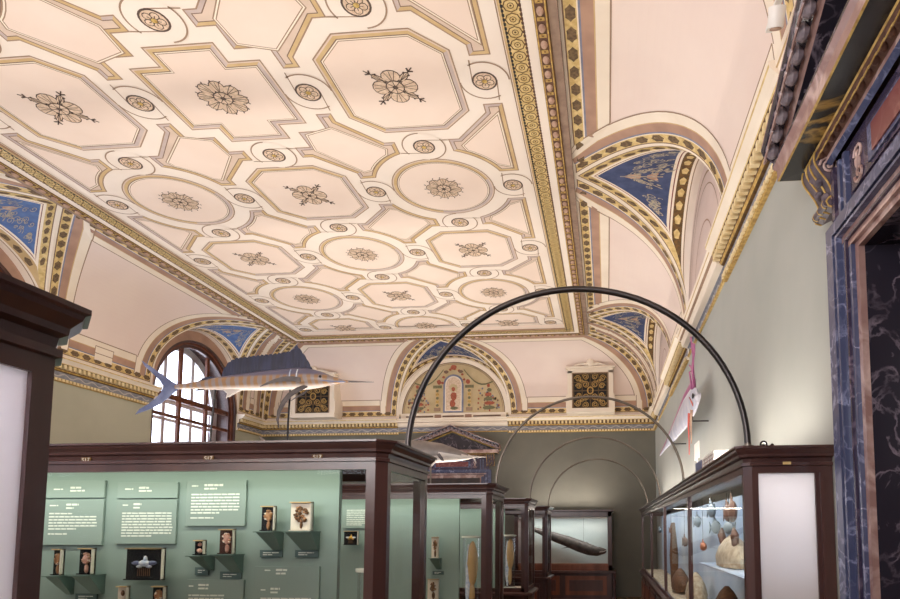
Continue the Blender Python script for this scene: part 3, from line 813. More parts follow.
for x in (-.42, .42): trect(x-.13, x+.13, 3.0, 3.17, 'cream', 3); trect(x-.09, x+.09, 3.04, 3.13, 'rose_brown', 4)
tb.build('painted_lunette', wall_back)

# ================================================================== CORNICE (trim)
def corn(side, a0, a1, pier, lo_m=0, hi_m=0):
    """one stretch of the wall cornice; lo_m / hi_m = 1 where it mitres into a room corner"""
    mb = MB(); WT = {'R': W, 'L': W, 'B': W, 'F': W}[side]
    prof = ([(0, 2.60, 'gold'), (.035, 2.60, 'gold'), (.05, 2.625, 'gap_brown'), (.05, 2.655, 'gold'), (.025, 2.665, 'frieze_blue'), (.025, 2.775, 'gold_dark'), (.055, 2.785, 'gold'), (.07, 2.81, 'gold_dark'), (.075, 2.815, 'gap_brown'), (.075, 2.885, 'gap_brown'), (.15, 2.89, 'gold_pale'), (.155, 2.905, 'cream'), (.175, 2.93, 'cream'), (.215, 2.965, 'gold_pale'), (.22, 2.985, 'cream'), (.22, 3.01, 'cream'), (0, 3.02, 'cream')]
            if pier else
            [(0, 2.64, 'gold_pale'), (.02, 2.64, 'gold'), (.03, 2.665, 'frieze_blue'), (.005, 2.67, 'frieze_blue'), (.005, 2.775, 'frieze_blue'), (.03, 2.785, 'cream'), (.10, 2.80, 'cream'), (.12, 2.84, 'cream'), (.12, 2.90, 'line_brown'), (.15, 2.91, 'cream'), (.165, 2.955, 'ochre'), (.175, 2.96, 'cream'), (.18, 3.01, 'cream'), (0, 3.02, 'cream')])
    for k in range(len(prof)-1):
        (d0, z0, m), (d1, z1, _) = prof[k], prof[k+1]
        P = []
        for d, z in ((d0, z0), (d1, z1)): P.append((a0+d*lo_m, d, z)); 
        for d, z in ((d1, z1), (d0, z0)): P.append((a1-d*hi_m, d, z))
        mb.face([side_pt(side, WT-d, a, z) for a, d, z in P], m)
    for a, f in ((a0, lo_m), (a1, hi_m)):
        if not f: mb.face([side_pt(side, WT-d, a, z) for d, z, m in prof], 'cream')
    def bx(u0, u1, d0, d1, z0, z1, m):
        p = side_pt(side, WT-d0, u0, z0); q = side_pt(side, WT-d1, u1, z1)
        mb.box(min(p[0], q[0]), max(p[0], q[0]), min(p[1], q[1]), max(p[1], q[1]), z0, z1, m)
    if pier:
        u = a0+.04
        while u < a1-.05: bx(u, u+.05, .07, .145, 2.82, 2.888, 'dentil'); u += .10
        u = a0+.03
        while u < a1-.04: bx(u, u+.05, .045, .064, 2.612, 2.655, 'dentil'); u += .075
    u = a0+.1
    while u < a1-.15:     # scroll frieze
        for i in range(8):
            q0, q1 = i/8, (i+1)/8; f = lambda t: (u+.3*t, 2.72+.028*math.sin(2*PI*t)); p, q = f(q0), f(q1); d = .03 if pier else .010
            mb.face([side_pt(side, WT-d, p[0], p[1]-.011), side_pt(side, WT-d, q[0], q[1]-.011), side_pt(side, WT-d, q[0], q[1]+.011), side_pt(side, WT-d, p[0], p[1]+.011)], 'frieze_scroll')
        u += .3
    return mb
TN = [0]
def trim(mb):
    TN[0] += 1; return struct(mb.build('trim_%d' % TN[0]))
def run(side, bays, lo, hi, window=False):
    cuts = []; prev = lo
    for b in sorted(bays):
        cuts.append((prev, b-1.5, True)); 
        if not window: cuts.append((b-1.5, b+1.5, False))
        prev = b+1.5
    cuts.append((prev, hi, True))
    for a0, a1, pier in cuts:
        if a1-a0 > .1: trim(corn(side, a0, a1, pier, 1 if a0 == lo else 0, 1 if a1 == hi else 0))
run('R', BAYS, YF, YB); run('L', BAYS, YF, YB, True); run('B', [XB], XL, XR); run('F', [XB], XL, XR)
# painted leaf row just above the cornice of the end wall and the long walls lies in each cove panel's own frame

# ventilation grilles in the end wall
def vent(cx_, label):
    t = thing('ventilation_grille', label, 'ventilation grille', (cx_, YB-.45, 3.03), 'ventilation grilles above the end cornice')
    f = MB(); y0, y1 = YB-.50, YB-.02
    f.box(cx_-.59, cx_-.46, y0, y1, 3.03, 4.12, 'cream'); f.box(cx_+.46, cx_+.59, y0, y1, 3.03, 4.12, 'cream'); f.box(cx_-.59, cx_+.59, y0, y1, 4.06, 4.18, 'cream')
    f.box(cx_-.64, cx_+.64, y0-.04, y1, 4.18, 4.23, 'cream'); f.box(cx_-.62, cx_+.62, y0-.02, y1, 3.02, 3.14, 'cream')
    for s in (-1, 1): f.box(cx_+s*.46-.015, cx_+s*.46+.015, y0-.012, y0, 3.14, 4.06, 'line_brown'); f.box(cx_+s*.60-.03, cx_+s*.60+.03, y0-.01, y1, 3.14, 3.5, 'cream')
    f.box(cx_-.46, cx_+.46, y0-.012, y0, 4.045, 4.07, 'line_brown')
    f.build('frame', t, bevel=.006)
    c = MB(); c.ball((cx_, y0-.01, 4.32), .10, .05, .11, 'cream')
    for s in (-1, 1): c.tube([(cx_+s*.08, y0-.01, 4.27), (cx_+s*.2, y0-.01, 4.30), (cx_+s*.32, y0-.01, 4.27), (cx_+s*.42, y0-.01, 4.25)], [.045, .035, .025, .015], 'cream')
    c.build('crest', t, smooth=True)
    g = MB(); g.box(cx_-.46, cx_+.46, y0+.06, y0+.08, 3.14, 4.06, 'black')
    g.build('dark_opening', t)
    g = MB(); yy = y0+.03
    for s in (-1, 1):
        for q in (-1, 1):
            for (ox, oz, r) in ((.12, .16, .10), (.30, .12, .08), (.32, .32, .09), (.12, .36, .09), (.22, .24, .05)):
                P = [(cx_+s*(ox+r*(1-k/26)*math.cos(k*.55)), yy, 3.6+q*(oz+r*(1-k/26)*math.sin(k*.55))) for k in range(22)]
                g.tube(P, .012, 'grille_gold', 5)
    for x in (-.43, -.21, 0, .21, .43): g.box(cx_+x-.012, cx_+x+.012, yy-.01, yy+.012, 3.14, 4.06, 'grille')
    for z in (3.17, 3.38, 3.6, 3.82, 4.03): g.box(cx_-.46, cx_+.46, yy-.01, yy+.012, z-.012, z+.012, 'grille')
    g.tube([(cx_+.07*math.cos(2*PI*k/12), yy-.012, 3.6+.09*math.sin(2*PI*k/12)) for k in range(13)], .018, 'grille_gold', 6)
    g.build('grille', t)
vent(-.40, 'bronze scrollwork grille in white frame at the right of the end wall'); vent(-7.83, 'bronze scrollwork grille in white frame behind the sailfish bill')

# ================================================================== DOOR SURROUNDS
def door(n, T, z_top=1.40, leaf=True):
    """T(u, d, z): u along the wall from the door's axis, d out from the wall"""
    root = bpy.data.objects.new('door_%d' % n, None); COL.objects.link(root); root.location = T(0, 0, FL); struct(root)
    def bx(mb, u0, u1, d0, d1, z0, z1, m):
        p, q = T(u0, d0, z0), T(u1, d1, z1); mb.box(min(p[0], q[0]), max(p[0], q[0]), min(p[1], q[1]), max(p[1], q[1]), z0, z1, m)
    # architrave: nested mitred frames
    a = MB()
    steps = [(.75, .79, .03, 'marble_rose'), (.79, .81, .05, 'marble_blue'), (.81, .86, .035, 'marble_blue'), (.86, .88, .05, 'marble_purple'), (.88, .93, .04, 'marble_blue'), (.93, .95, .07, 'marble_blue'), (.95, .97, .045, 'marble_purple'), (.97, 1.06, .075, 'marble_blue')]
    for u0, u1, d, m in steps:
        zt0, zt1 = z_top+(u0-.75)*.71, z_top+(u1-.75)*.71
        for s in (-1, 1): bx(a, s*u0, s*u1, 0, d, FL, zt0, m)
        P = lambda u, dd, z: T(u, dd, z)
        mm = 'marble_rose' if u0 < .9 and m != 'marble_purple' else m
        r0 = [P(-u1, 0, zt0), P(-u1, d, zt0), P(-u1, d, zt1), P(-u1, 0, zt1)]
        r1 = [P(u1, 0, zt0), P(u1, d, zt0), P(u1, d, zt1), P(u1, 0, zt1)]
        a.loft([r0, r1], mm)
    a.build('architrave', root)
    zf0 = z_top+.31*.71       # frieze bottom 1.64
    f = MB()
    bx(f, -1.0, 1.0, 0, .05, zf0, 1.93, 'marble_purple'); bx(f, -.72, .72, .05, .06, zf0+.04, 1.88, 'marble_purple'); bx(f, -.50, .50, .06, .072, zf0+.06, 1.85, 'marble_blue'); bx(f, -.44, .44, .072, .08, zf0+.08, 1.83, 'marble_red')
    for s in (-1, 1):
        for q in (-1, 1): f.tube([T(s*(.62+.05*(1-k/16)*math.cos(k*.6)), .065, 1.755+q*(.05+.045*(1-k/16)*math.sin(k*.6))) for k in range(15)], .008, 'marble_rose', 5)
        f.ball(T(s*.62, .065, 1.755), .02, .02, .035, 'marble_rose', 8, 5)
    for s in (-1, 1):
        bx(f, s*.76, s*.79, .05, .075, zf0, 1.90, 'marble_blue'); bx(f, s*.83, s*.86, .05, .075, zf0, 1.90, 'marble_blue'); bx(f, s*.90, s*.94, .05, .08, zf0, 1.90, 'marble_purple')
    f.build('frieze', root)
    for s in (-1, 1):       # scrolled consoles
        c = MB(); K = []; T0 = T; T = lambda u, d, z, T0=T0, s=s: T0(u-s*.055, d, z+.055)
        for k in range(15):
            t = k/14; d = .05+.085*(1-t)**.9*(1+.35*math.sin(t*5)); K.append((d+.015, 1.96-.24*t))
        prof = [(0, 1.96)]+K+[(0.085, 1.705), (.10, 1.685), (.09, 1.66), (.06, 1.65), (.04, 1.66), (0, 1.68)]
        c.loft([[T(s*1.00, d, z) for d, z in prof], [T(s*1.20, d, z) for d, z in prof]], 'console')
        for uu in (1.0, 1.07, 1.13, 1.20):
            c.tube([T(s*uu, d+.004, z) for d, z in prof[1:-2]], .0055, 'gold', 6)
        for uu, sg in ((1.0, -1), (1.2, 1)):
            for (dc, zc_, r0) in ((.085, 1.88, .05), (.055, 1.69, .024)):
                c.tube([T(s*(uu+sg*.008), dc+r0*(1-k/24)*math.cos(k*.6), zc_+r0*(1-k/24)*math.sin(k*.6)) for k in range(22)], .007, 'marble_rose', 5)
        for k in range(5): c.ball(T(s*(1.07+.06*(k % 2)), .135-.014*k, 1.92-.045*k), .028, .034, .026, 'console', 8, 5)
        c.tube([T(s*1.01, .095, 1.685), T(s*1.19, .095, 1.685)], .024, 'console', 8)
        for uu in (1.03, 1.10, 1.17): c.tube([T(s*uu-.0, .095, 1.685), T(s*uu+.008, .095, 1.685)], .026, 'gold', 8)
        c.build('console_bracket', root, smooth=True); T = T0
    co = MB(); UE = 1.28
    lay = [(.075, 1.93, 'marble_blue'), (.10, 1.95, 'marble_rose'), (.10, 1.975, 'egg_brown'), (.145, 2.02, 'gold'), (.15, 2.03, 'marble_gold'), (.255, 2.035, 'gold'), (.265, 2.04, 'marble_rose'), (.265, 2.10, 'marble_rose'), (.285, 2.13, 'marble_black'), (.285, 2.15, 'marble_black'), (0, 2.15, 'marble_black')]
    for k in range(len(lay)-1):
        (d0, z0, m), (d1, z1, _) = lay[k], lay[k+1]
        e0, e1 = UE-.285+d0, UE-.285+d1
        co.face([T(-e0, d0, z0), T(e0, d0, z0), T(e1, d1, z1), T(-e1, d1, z1)], m)
        for s in (-1, 1): co.face([T(s*e0, 0, z0), T(s*e0, d0, z0), T(s*e1, d1, z1), T(s*e1, 0, z1)], m)
    def eggs(mb, p0, p1, num, size, gold=True):
        p0, p1 = Vector(p0), Vector(p1)
        for k in range(num):
            p = p0.lerp(p1, (k+.5)/num); mb.ball(p, size*.62, size*.62, size*.8, 'egg_brown' if gold else 'egg_stone', 8, 6)
            e = (p1-p0).normalized(); side = e.cross(Vector((0, 0, 1))).normalized(); out = Vector(T(0, 1, 0))-Vector(T(0, 0, 0))
            mb.tube([p+e*size*math.cos(q)+(Vector((0, 0, 1))*.8-out*.35)*-size*1.0*math.sin(q)+out*size*.35 for q in [PI*i/8 for i in range(9)]], size*.11, 'gold' if gold else 'marble_rose', 5)
    eggs(co, T(-1.12, .125, 1.995), T(1.12, .125, 1.995), 30, .034)
    for s in (-1, 1): eggs(co, T(s*(UE-.16), .01, 1.995), T(s*(UE-.16), .12, 1.995), 3, .034)
    co.build('cornice', root)
    ty = MB(); ty.loft([[T(-1.2, .02, 2.15), T(1.2, .02, 2.15), T(0, .02, 2.60)], [T(-1.2, .05, 2.15), T(1.2, .05, 2.15), T(0, .05, 2.60)]], 'marble_black')
    ty.build('tympanum', root)
    for s in (-1, 1):
        pe = MB(); dz = .52/1.28
        lay2 = [(.06, -.03, 'gold'), (.09, 0, 'marble_black'), (.24, .0, 'marble_rose'), (.25, .03, 'marble_rose'), (.265, .035, 'marble_black'), (.33, .09, 'marble_black'), (.34, .12, 'marble_rose'), (.34, .135, 'marble_rose'), (0, .14, 'marble_rose')]
        for k in range(len(lay2)-1):
            (d0, z0, m), (d1, z1, _) = lay2[k], lay2[k+1]
            pe.face([T(s*(UE+.03), d0, 2.14+z0), T(s*(UE+.03), d1, 2.14+z1), T(0, d1, 2.14+z1+.52), T(0, d0, 2.14+z0+.52)], m)
        pe.face([T(s*(UE+.03), d, 2.14+z) for d, z, m in lay2]+[T(s*(UE+.03), 0, 2.11)], 'marble_rose')
        p0, p1 = T(s*(UE-.0), .295, 2.195), T(0, .295, 2.195+.52); eggs(pe, p0, p1, 13, .064, False)
        pe.build('raking_cornice', root)
    lf = MB(); dp = -.42 if leaf else .005
    if leaf:
        for s in (-1, 1): bx(lf, s*.75, s*.80, -.5, .0, FL, z_top, 'marble_black')
        bx(lf, -.75, .75, -.5, .0, z_top, z_top+.05, 'marble_black')
        lf.build('reveal', root); lf = MB()
    bx(lf, -.75, .75, dp-.05 if leaf else 0, dp, FL, z_top, 'wood_dark')
    lf.build('door_leaf', root)
    return root
door(1, lambda u, d, z: (XR-d, DC+u, z)); door(2, lambda u, d, z: (XB+u, YB-d, z), leaf=False)

# ================================================================== DISPLAY CASES
def cham(x0, x1, y0, y1, d=0, c=.05):
    x0 -= d; x1 += d; y0 -= d; y1 += d; c = c+d*.586
    return [(x0+c, y0), (x1-c, y0), (x1, y0+c), (x1, y1-c), (x1-c, y1), (x0+c, y1), (x0, y1-c), (x0, y0+c)]
ZT = .477; ZG = .325; ZR = -.90
def glass_case(x0, x1, y0, y1, name, label, cat='display case', group=None, z0=ZR, frosted=None, plates=(), back=True, mull=(), wood='wood', panelR=None):
    t = thing(name, label, cat, ((x0+x1)/2, (y0+y1)/2, FL), group)
    P3 = lambda d, z, c=.05: [(x, y, z) for x, y in cham(x0, x1, y0, y1, d, c)]
    m = MB(); m.loft([P3(-.04, .412), P3(-.04, ZG), P3(.0, ZG), P3(.0, .365), P3(.012, .368), P3(.012, .385), P3(.0, .388), P3(.004, .41), P3(.02, .418), P3(.022, .432), P3(.042, .452), P3(.046, .462), P3(.056, .466), P3(.056, ZT)], wood)
    m.build('cornice', t)
    for k, (xx, yy, dx, dy) in enumerate(((x0, y0, 1, 1), (x1, y0, -1, 1), (x0, y1, 1, -1), (x1, y1, -1, -1))):
        p = MB(); c, w = .05, .10
        Q = [(xx+dx*c, yy), (xx+dx*w, yy), (xx+dx*w, yy+dy*.03), (xx+dx*.03, yy+dy*w) if False else (xx+dx*.045, yy+dy*.045), (xx+dx*.03, yy+dy*w), (xx, yy+dy*w), (xx, yy+dy*c)]
        p.loft([[(a, b, z) for a, b in Q] for z in (z0, ZG)], wood); p.build('corner_post', t)
    r = MB()
    for yy in (y0, y1-.03): r.box(x0+.05, x1-.05, yy, yy+.03, z0, z0+.06, wood)
    for xx in (x0, x1-.03): r.box(xx, xx+.03, y0+.05, y1-.05, z0, z0+.06, wood)
    r.build('bottom_rail', t)
    for (mx, my) in mull:
        q = MB(); q.box(mx-.02, mx+.02, my-.02, my+.02, z0, ZG, wood); q.build('mullion', t)
    b = MB(); b.loft([P3(.05, z0-.05), P3(.06, z0-.045), P3(.06, z0-.015), P3(.02, z0)], wood); b.build('ledge', t)
    b = MB(); b.loft([P3(.02, FL+.0), P3(.02, FL+.12), P3(0, FL+.14), P3(0, z0-.05)], wood); b.build('base_cabinet', t)
    n = max(2, int((x1-x0)/.9))
    for k in range(n):     # raised panels on the fronts
        a, c2 = x0+.1+(x1-x0-.2)*k/n+.05, x0+.1+(x1-x0-.2)*(k+1)/n-.05
        for yy, dd in ((y0, -1),):
            q = MB(); q.box(a, c2, min(yy, yy+dd*.02), max(yy, yy+dd*.02), FL+.22, z0-.13, wood); q.box(a+.05, c2-.05, min(yy, yy+dd*.03), max(yy, yy+dd*.03), FL+.27, z0-.18, 'wood_mid'); q.build('door_panel', t)
    g = MB()
    for yy in (y0+.012, y1-.012): g.face([(x0+.1, yy, z0+.06), (x1-.1, yy, z0+.06), (x1-.1, yy, ZG), (x0+.1, yy, ZG)], 'glass_clear')
    g.face([(x0+.012, y0+.1, z0+.06), (x0+.012, y1-.1, z0+.06), (x0+.012, y1-.1, ZG), (x0+.012, y0+.1, ZG)], 'glass_clear')
    if not frosted: g.face([(x1-.012, y0+.1, z0+.06), (x1-.012, y1-.1, z0+.06), (x1-.012, y1-.1, ZG), (x1-.012, y0+.1, ZG)], 'glass_clear')
    g.build('glass_pane', t)
    if frosted:
        g = MB(); g.box(x1-.02, x1-.01, y0+.1, y1-.1, z0+.06, ZG, 'frosted'); g.build('frosted_pane', t)['label'] = 'milky white pane'
    if back:
        g = MB(); g.box(x0+.12, x1-.42, (y0+y1)/2-.02, (y0+y1)/2+.02, z0+.0, .41, 'case_green'); g.build('back_panel', t)['label'] = 'pale green back panel'
        l = MB()
        for yy in (y0+.10, y1-.10): l.box(x0+.3, x1-.5, yy-.015, yy+.015, ZG+.075, ZG+.086, 'plate_white')
        l.build('light_strip', t)
        g = MB(); g.box(x0+.03, x1-.03, y0+.03, y1-.03, z0+.0, z0+.012, 'case_white'); g.build('case_floor', t)
    for (px, py, ax) in plates:
        q = MB()
        if ax == 'y': q.box(px-.03, px+.03, py-.004, py, .375, .405, 'gold_dark'); 
        else: q.box(px-.004, px, py-.03, py+.03, .375, .405, 'gold_dark')
        o = q.build('number_plate', t)
        cu = bpy.data.curves.new('numbers', 'FONT'); cu.body = 'S17' if True else ''; cu.size = .032; cu.align_x = 'CENTER'; cu.align_y = 'CENTER'; cu.extrude = .0006
        cu.materials.append(MATS['plate_white']); tmp = bpy.data.objects.new('tmp', cu); COL.objects.link(tmp); bpy.context.view_layer.update(); me = bpy.data.meshes.new_from_object(tmp.evaluated_get(bpy.context.evaluated_depsgraph_get())); bpy.data.objects.remove(tmp); to = bpy.data.objects.new('plate_lettering', me); COL.objects.link(to); to.parent = o
        to.location = (px, py-.0055, .39); to.rotation_euler = (PI/2, 0, 0)
    return t
XE = -1.165
A0, A1 = 3.165, 4.0
GRP = 'glazed display cases along the left of the aisle'
glass_case(-6.6, XE, .36, 1.247, 'display_case', 'dark wooden display case at the left edge with a milky side pane', group=GRP, frosted=True)
glass_case(-6.6, XE, A0, A1, 'display_case', 'large dark-framed display case with green back panel and white texts, nearest full case', group=GRP, plates=((-2.85, A0-.005, 'y'), (-2.14, A0-.005, 'y'), (-1.53, A0-.005, 'y')))
B0, C0, D0 = 6.19, 9.12, 12.12
glass_case(-6.6, XE, B0, B0+.83, 'display_case', 'dark-framed display case carrying the sailfish, second in the aisle row', group=GRP, plates=((-1.87, B0-.005, 'y'),))
glass_case(-6.6, XE, C0, C0+.9, 'display_case', 'narrow-looking display case with a tall fluid jar, third in the aisle row', group=GRP)
glass_case(-6.6, XE, D0, D0+.9, 'display_case', 'farthest aisle display case, just left of the diorama', group=GRP, back=False)

# flat text panels fixed to the green back of the nearest full case
def textlines(mb, x0, x1, z1, n, dz, y, h=.007, seed=0):
    rnd = random.Random(seed)
    for k in range(n):
        z = z1-k*dz; xe = x1 if k < n-1 else x0+(x1-x0)*.6; xe -= rnd.uniform(0, .04)*(x1-x0); x = x0
        while x < xe-.004:
            w = min(rnd.uniform(.018, .05), xe-x); mb.face([(x, y, z), (x+w, y, z), (x+w, y, z+h*rnd.uniform(.8, 1.1)), (x, y, z+h)], 'text_white'); x += w+.004
YP = (A0+A1)/2-.02
def text_panel(x0, x1, z0, z1, blocks, label, yp=YP):
    t = thing('text_panel', label, 'text panel', ((x0+x1)/2, yp-.01, z0), 'green text panels in the nearest full case')
    m = MB(); m.box(x0, x1, yp-.018, yp-.001, z0, z1, 'panel_green'); m.build('board', t, bevel=.002)
    for i, b in enumerate(blocks):
        m = MB(); textlines(m, b[0], b[1], b[2], b[3], b[4], yp-.0195, b[5] if len(b) > 5 else .009, seed=i+int(x0*100))
        m.build('text_heading' if len(b) > 5 else 'text_paragraph', t)['label'] = 'small white lettering'
text_panel(-3.50, -3.065, .205, .312, [(-3.40, -3.29, .255, 1, .02, .008), (-3.29, -3.16, .262, 1, .02, .012), (-3.29, -3.12, .244, 1, .02, .010)], 'green heading panel with white lettering, leftmost in the top row')
text_panel(-3.50, -3.065, -.084, .197, [(-3.42, -3.32, .155, 1, .02, .008), (-3.31, -3.17, .158, 1, .02, .012), (-3.31, -3.22, .138, 1, .02, .010), (-3.42, -3.16, .105, 1, .02), (-3.42, -3.10, .085, 5, .0185), (-3.42, -3.2, -.02, 1, .02)], 'green text panel with white lettering below the leftmost heading')
text_panel(-2.983, -2.591, .200, .297, [(-2.93, -2.84, .253, 1, .02, .008), (-2.84, -2.72, .258, 1, .02, .012), (-2.84, -2.70, .24, 1, .02, .010)], 'green heading panel with white lettering, second in the top row')
text_panel(-2.983, -2.591, -.077, .192, [(-2.94, -2.88, .155, 1, .02, .008), (-2.87, -2.78, .158, 1, .02, .012), (-2.87, -2.80, .138, 1, .02, .010), (-2.94, -2.61, .105, 9, .0172)], 'green text panel with white lettering above the dark picture block')
text_panel(-2.533, -2.156, .03, .306, [(-2.50, -2.43, .268, 1, .02, .008), (-2.42, -2.21, .270, 1, .02, .013), (-2.42, -2.28, .25, 1, .02, .011), (-2.50, -2.19, .216, 7, .0185), (-2.50, -2.25, .075, 1, .02)], 'wide green text panel with white lettering near the middle of the case')
text_panel(-2.503, -2.147, -.66, -.287, [(-2.49, -2.44, -.33, 1, .02, .008), (-2.43, -2.32, -.325, 1, .02, .012), (-2.43, -2.32, -.345, 1, .02, .010), (-2.49, -2.26, -.385, 9, .019)], 'green text panel with white lettering under the small pink specimen')
text_panel(-2.084, -1.685, -.66, -.208, [(-2.02, -1.96, -.235, 1, .02, .008), (-1.95, -1.83, -.235, 1, .02, .012), (-1.95, -1.85, -.255, 1, .02, .010), (-2.04, -1.99, -.35, 1, .02, .008), (-1.98, -1.88, -.345, 1, .02, .012), (-1.98, -1.9, -.365, 1, .02, .010), (-2.04, -1.72, -.40, 9, .019)], 'green text panel with white lettering at the right end of the green back')

# specimens: each on a small bracket shelf
def shelf(x0, x1, z, y1, h=.13, label=None, t=None):
    m = MB(); m.box(x0-.016, x1+.016, y1-.14, y1-.001, z-.006, z, 'shelf_green')
    xa = x0-.01; xb = x1+.01
    m.loft([[(xa, y1-.12, z-.006), (xb, y1-.12, z-.006), (xb, y1-.001, z-.006), (xa, y1-.001, z-.006)], [(xa+.05, y1-.02, z-h), (xb, y1-.02, z-h), (xb, y1-.001, z-h), (xa+.05, y1-.001, z-h)]], 'shelf_green')
    o = m.build('bracket_shelf'); tag(o, label, 'shelf', 'bracket shelves under the specimens'); return o
def caption(x0, x1, z0, z1, y1, label):
    t = thing('caption_plate', label, 'label', ((x0+x1)/2, y1, z0), 'small dark captions under the shelves')
    m = MB(); m.box(x0, x1, y1-.012, y1-.001, z0, z1, 'label_green'); m.build('plate', t)
    m = MB(); textlines(m, x0+.02, x1-.02, (z0+z1)/2+.003, 2, .012, y1-.0135, .005, seed=int(x0*1000)); m.build('lettering', t)
def specimen(x0, x1, z0, z1, y, body, fig, label, kindf='blob', name='specimen_block'):
    t = thing(name, label, 'specimen', ((x0+x1)/2, y, z0), 'preserved specimens in resin blocks')
    w = x1-x0; h = z1-z0; cx_ = (x0+x1)/2
    m = MB(); m.box(x0, x1, y+.02, y+.032, z0, z1, body); m.box(x0, x1, y-.0, y+.032, z0, z0+.006, body)
    m.box(x0, x1, y, y+.032, z1-.006, z1, 'ochre'); m.box(x1-.005, x1, y, y+.032, z0, z1, 'plate_white')
    m.build('backing', t)
    m = MB(); m.face([(x0, y, z0), (x1, y, z0), (x1, y, z1), (x0, y, z1)], 'glass_clear'); m.build('clear_front', t)
    m = MB()
    if kindf == 'blob':
        m.ball((cx_, y+.016, z0+h*.60), w*.24, .010, h*.20, fig, 12, 8, .2); m.ball((cx_+w*.03, y+.016, z0+h*.22), w*.13, .010, h*.18, fig, 10, 6, .2)
        for k in range(22):
            a = random.uniform(0, 2*PI); m.ball((cx_+.22*w*math.cos(a), y+.013, z0+h*.62+.19*h*math.sin(a)), w*random.uniform(.06, .12), .009, h*random.uniform(.03, .06), random.choice([fig, fig, 'specimen_tan', 'resin_white']), 6, 5, .3)
    elif kindf == 'tree':
        for k in range(46):
            a = random.uniform(0, 2*PI); q = math.sqrt(random.random()); m.ball((cx_+.30*w*q*math.cos(a), y+.014, z0+h*.56+.27*h*q*math.sin(a)), w*random.uniform(.05, .09), .008, h*random.uniform(.03, .06), random.choice([fig, 'specimen_tan', fig]), 6, 5, .3)
        m.ball((cx_, y+.016, z0+h*.20), w*.07, .01, h*.12, fig, 8, 6, .2)
    elif kindf == 'pair':
        m.ball((cx_, y+.016, z0+h*.7), w*.16, .01, h*.13, fig, 8, 6, .2); m.ball((cx_, y+.016, z0+h*.28), w*.24, .012, h*.17, fig, 8, 6, .2)
    elif kindf == 'star':
        m.ball((cx_, y+.012, z0+h*.52), w*.15, .012, h*.11, fig, 12, 6, .15); m.ball((cx_+w*.02, y+.013, z0+h*.64), w*.05, .010, h*.12, fig, 8, 6, .1)
        for q in (-1, 1):
            m.ball((cx_+q*w*.20, y+.011, z0+h*.53), w*.13, .007, h*.07, 'tail_blue' if fig == 'specimen_white' else 'specimen_white', 10, 6, .3); m.ball((cx_+q*w*.13, y+.012, z0+h*.42), w*.08, .007, h*.05, fig, 8, 5, .3)
        for k in range(7): m.tube([(cx_+w*(-.15+.05*k), y+.010, z0+h*.38), (cx_+w*(-.16+.053*k), y+.010, z0+h*.12)], .0022, 'specimen_brown', 5)
    m.build('specimen', t, smooth=True)
    return t
YS = YP-.10
specimen(-3.312, -3.25, -.26, -.105, YS, 'resin_dark', 'specimen_tan', 'tan specimen in black block half hidden by the left case')
shelf(-3.312, -3.25, -.262, YP, .12, 'green shelf half hidden by the left case')
specimen(-3.145, -3.05, -.255, -.10, YS, 'resin_dark', 'specimen_pink', 'pink knobbly specimen in black block left of the dark picture block')
shelf(-3.145, -3.05, -.257, YP, .12, 'green bracket shelf under the pink knobbly specimen'); caption(-3.22, -3.08, -.42, -.375, YP, 'dark caption below the pink knobbly specimen')
specimen(-2.845, -2.607, -.286, -.099, YS, 'resin_dark', 'specimen_white', 'wide black picture block with a glowing white sea creature', 'star', 'picture_block')
specimen(-2.888, -2.82, -.46, -.323, YS, 'resin_white', 'specimen_brown', 'white block with two dark dots under the picture block', 'pair')
shelf(-2.888, -2.82, -.462, YP, .1, 'bracket shelf under the white dotted block')
specimen(-2.668, -2.587, -.46, -.321, YS, 'resin_dark', 'specimen_tan', 'black block with tan specimen below right of the picture block')
shelf(-2.668, -2.587, -.462, YP, .1, 'bracket shelf at the bottom edge right of the dotted block')
specimen(-2.42, -2.355, -.14, -.052, YS, 'resin_dark', 'specimen_pink', 'smallest black block with two pale pieces under the wide text', 'pair')
shelf(-2.42, -2.355, -.142, YP, .09, 'small bracket shelf under the smallest block'); caption(-2.461, -2.376, -.262, -.215, YP, 'narrow caption below the smallest block')
specimen(-2.268, -2.175, -.133, .012, YS, 'resin_brown', 'specimen_pink', 'pink specimen in brown block just below the wide text panel')
shelf(-2.268, -2.175, -.135, YP, .11, 'bracket shelf under the pink specimen in the brown block'); caption(-2.302, -2.169, -.285, -.24, YP, 'caption below the brown block')
specimen(-2.015, -1.93, .0, .146, YS, 'resin_dark', 'specimen_tan', 'round tan specimen in black block, left neighbour of the white block')
shelf(-2.015, -1.93, -.002, YP, .11, 'bracket shelf under the round tan specimen'); caption(-2.058, -1.92, -.155, -.112, YP, 'caption below the round tan specimen')
specimen(-1.838, -1.706, .0, .169, YS, 'resin_white', 'specimen_brown', 'white block with a brown tree-shaped specimen', 'tree')
shelf(-1.838, -1.706, -.002, YP, .11, 'broad bracket shelf under the white tree-shaped specimen block'); caption(-1.84, -1.70, -.155, -.112, YP, 'caption below the white block')

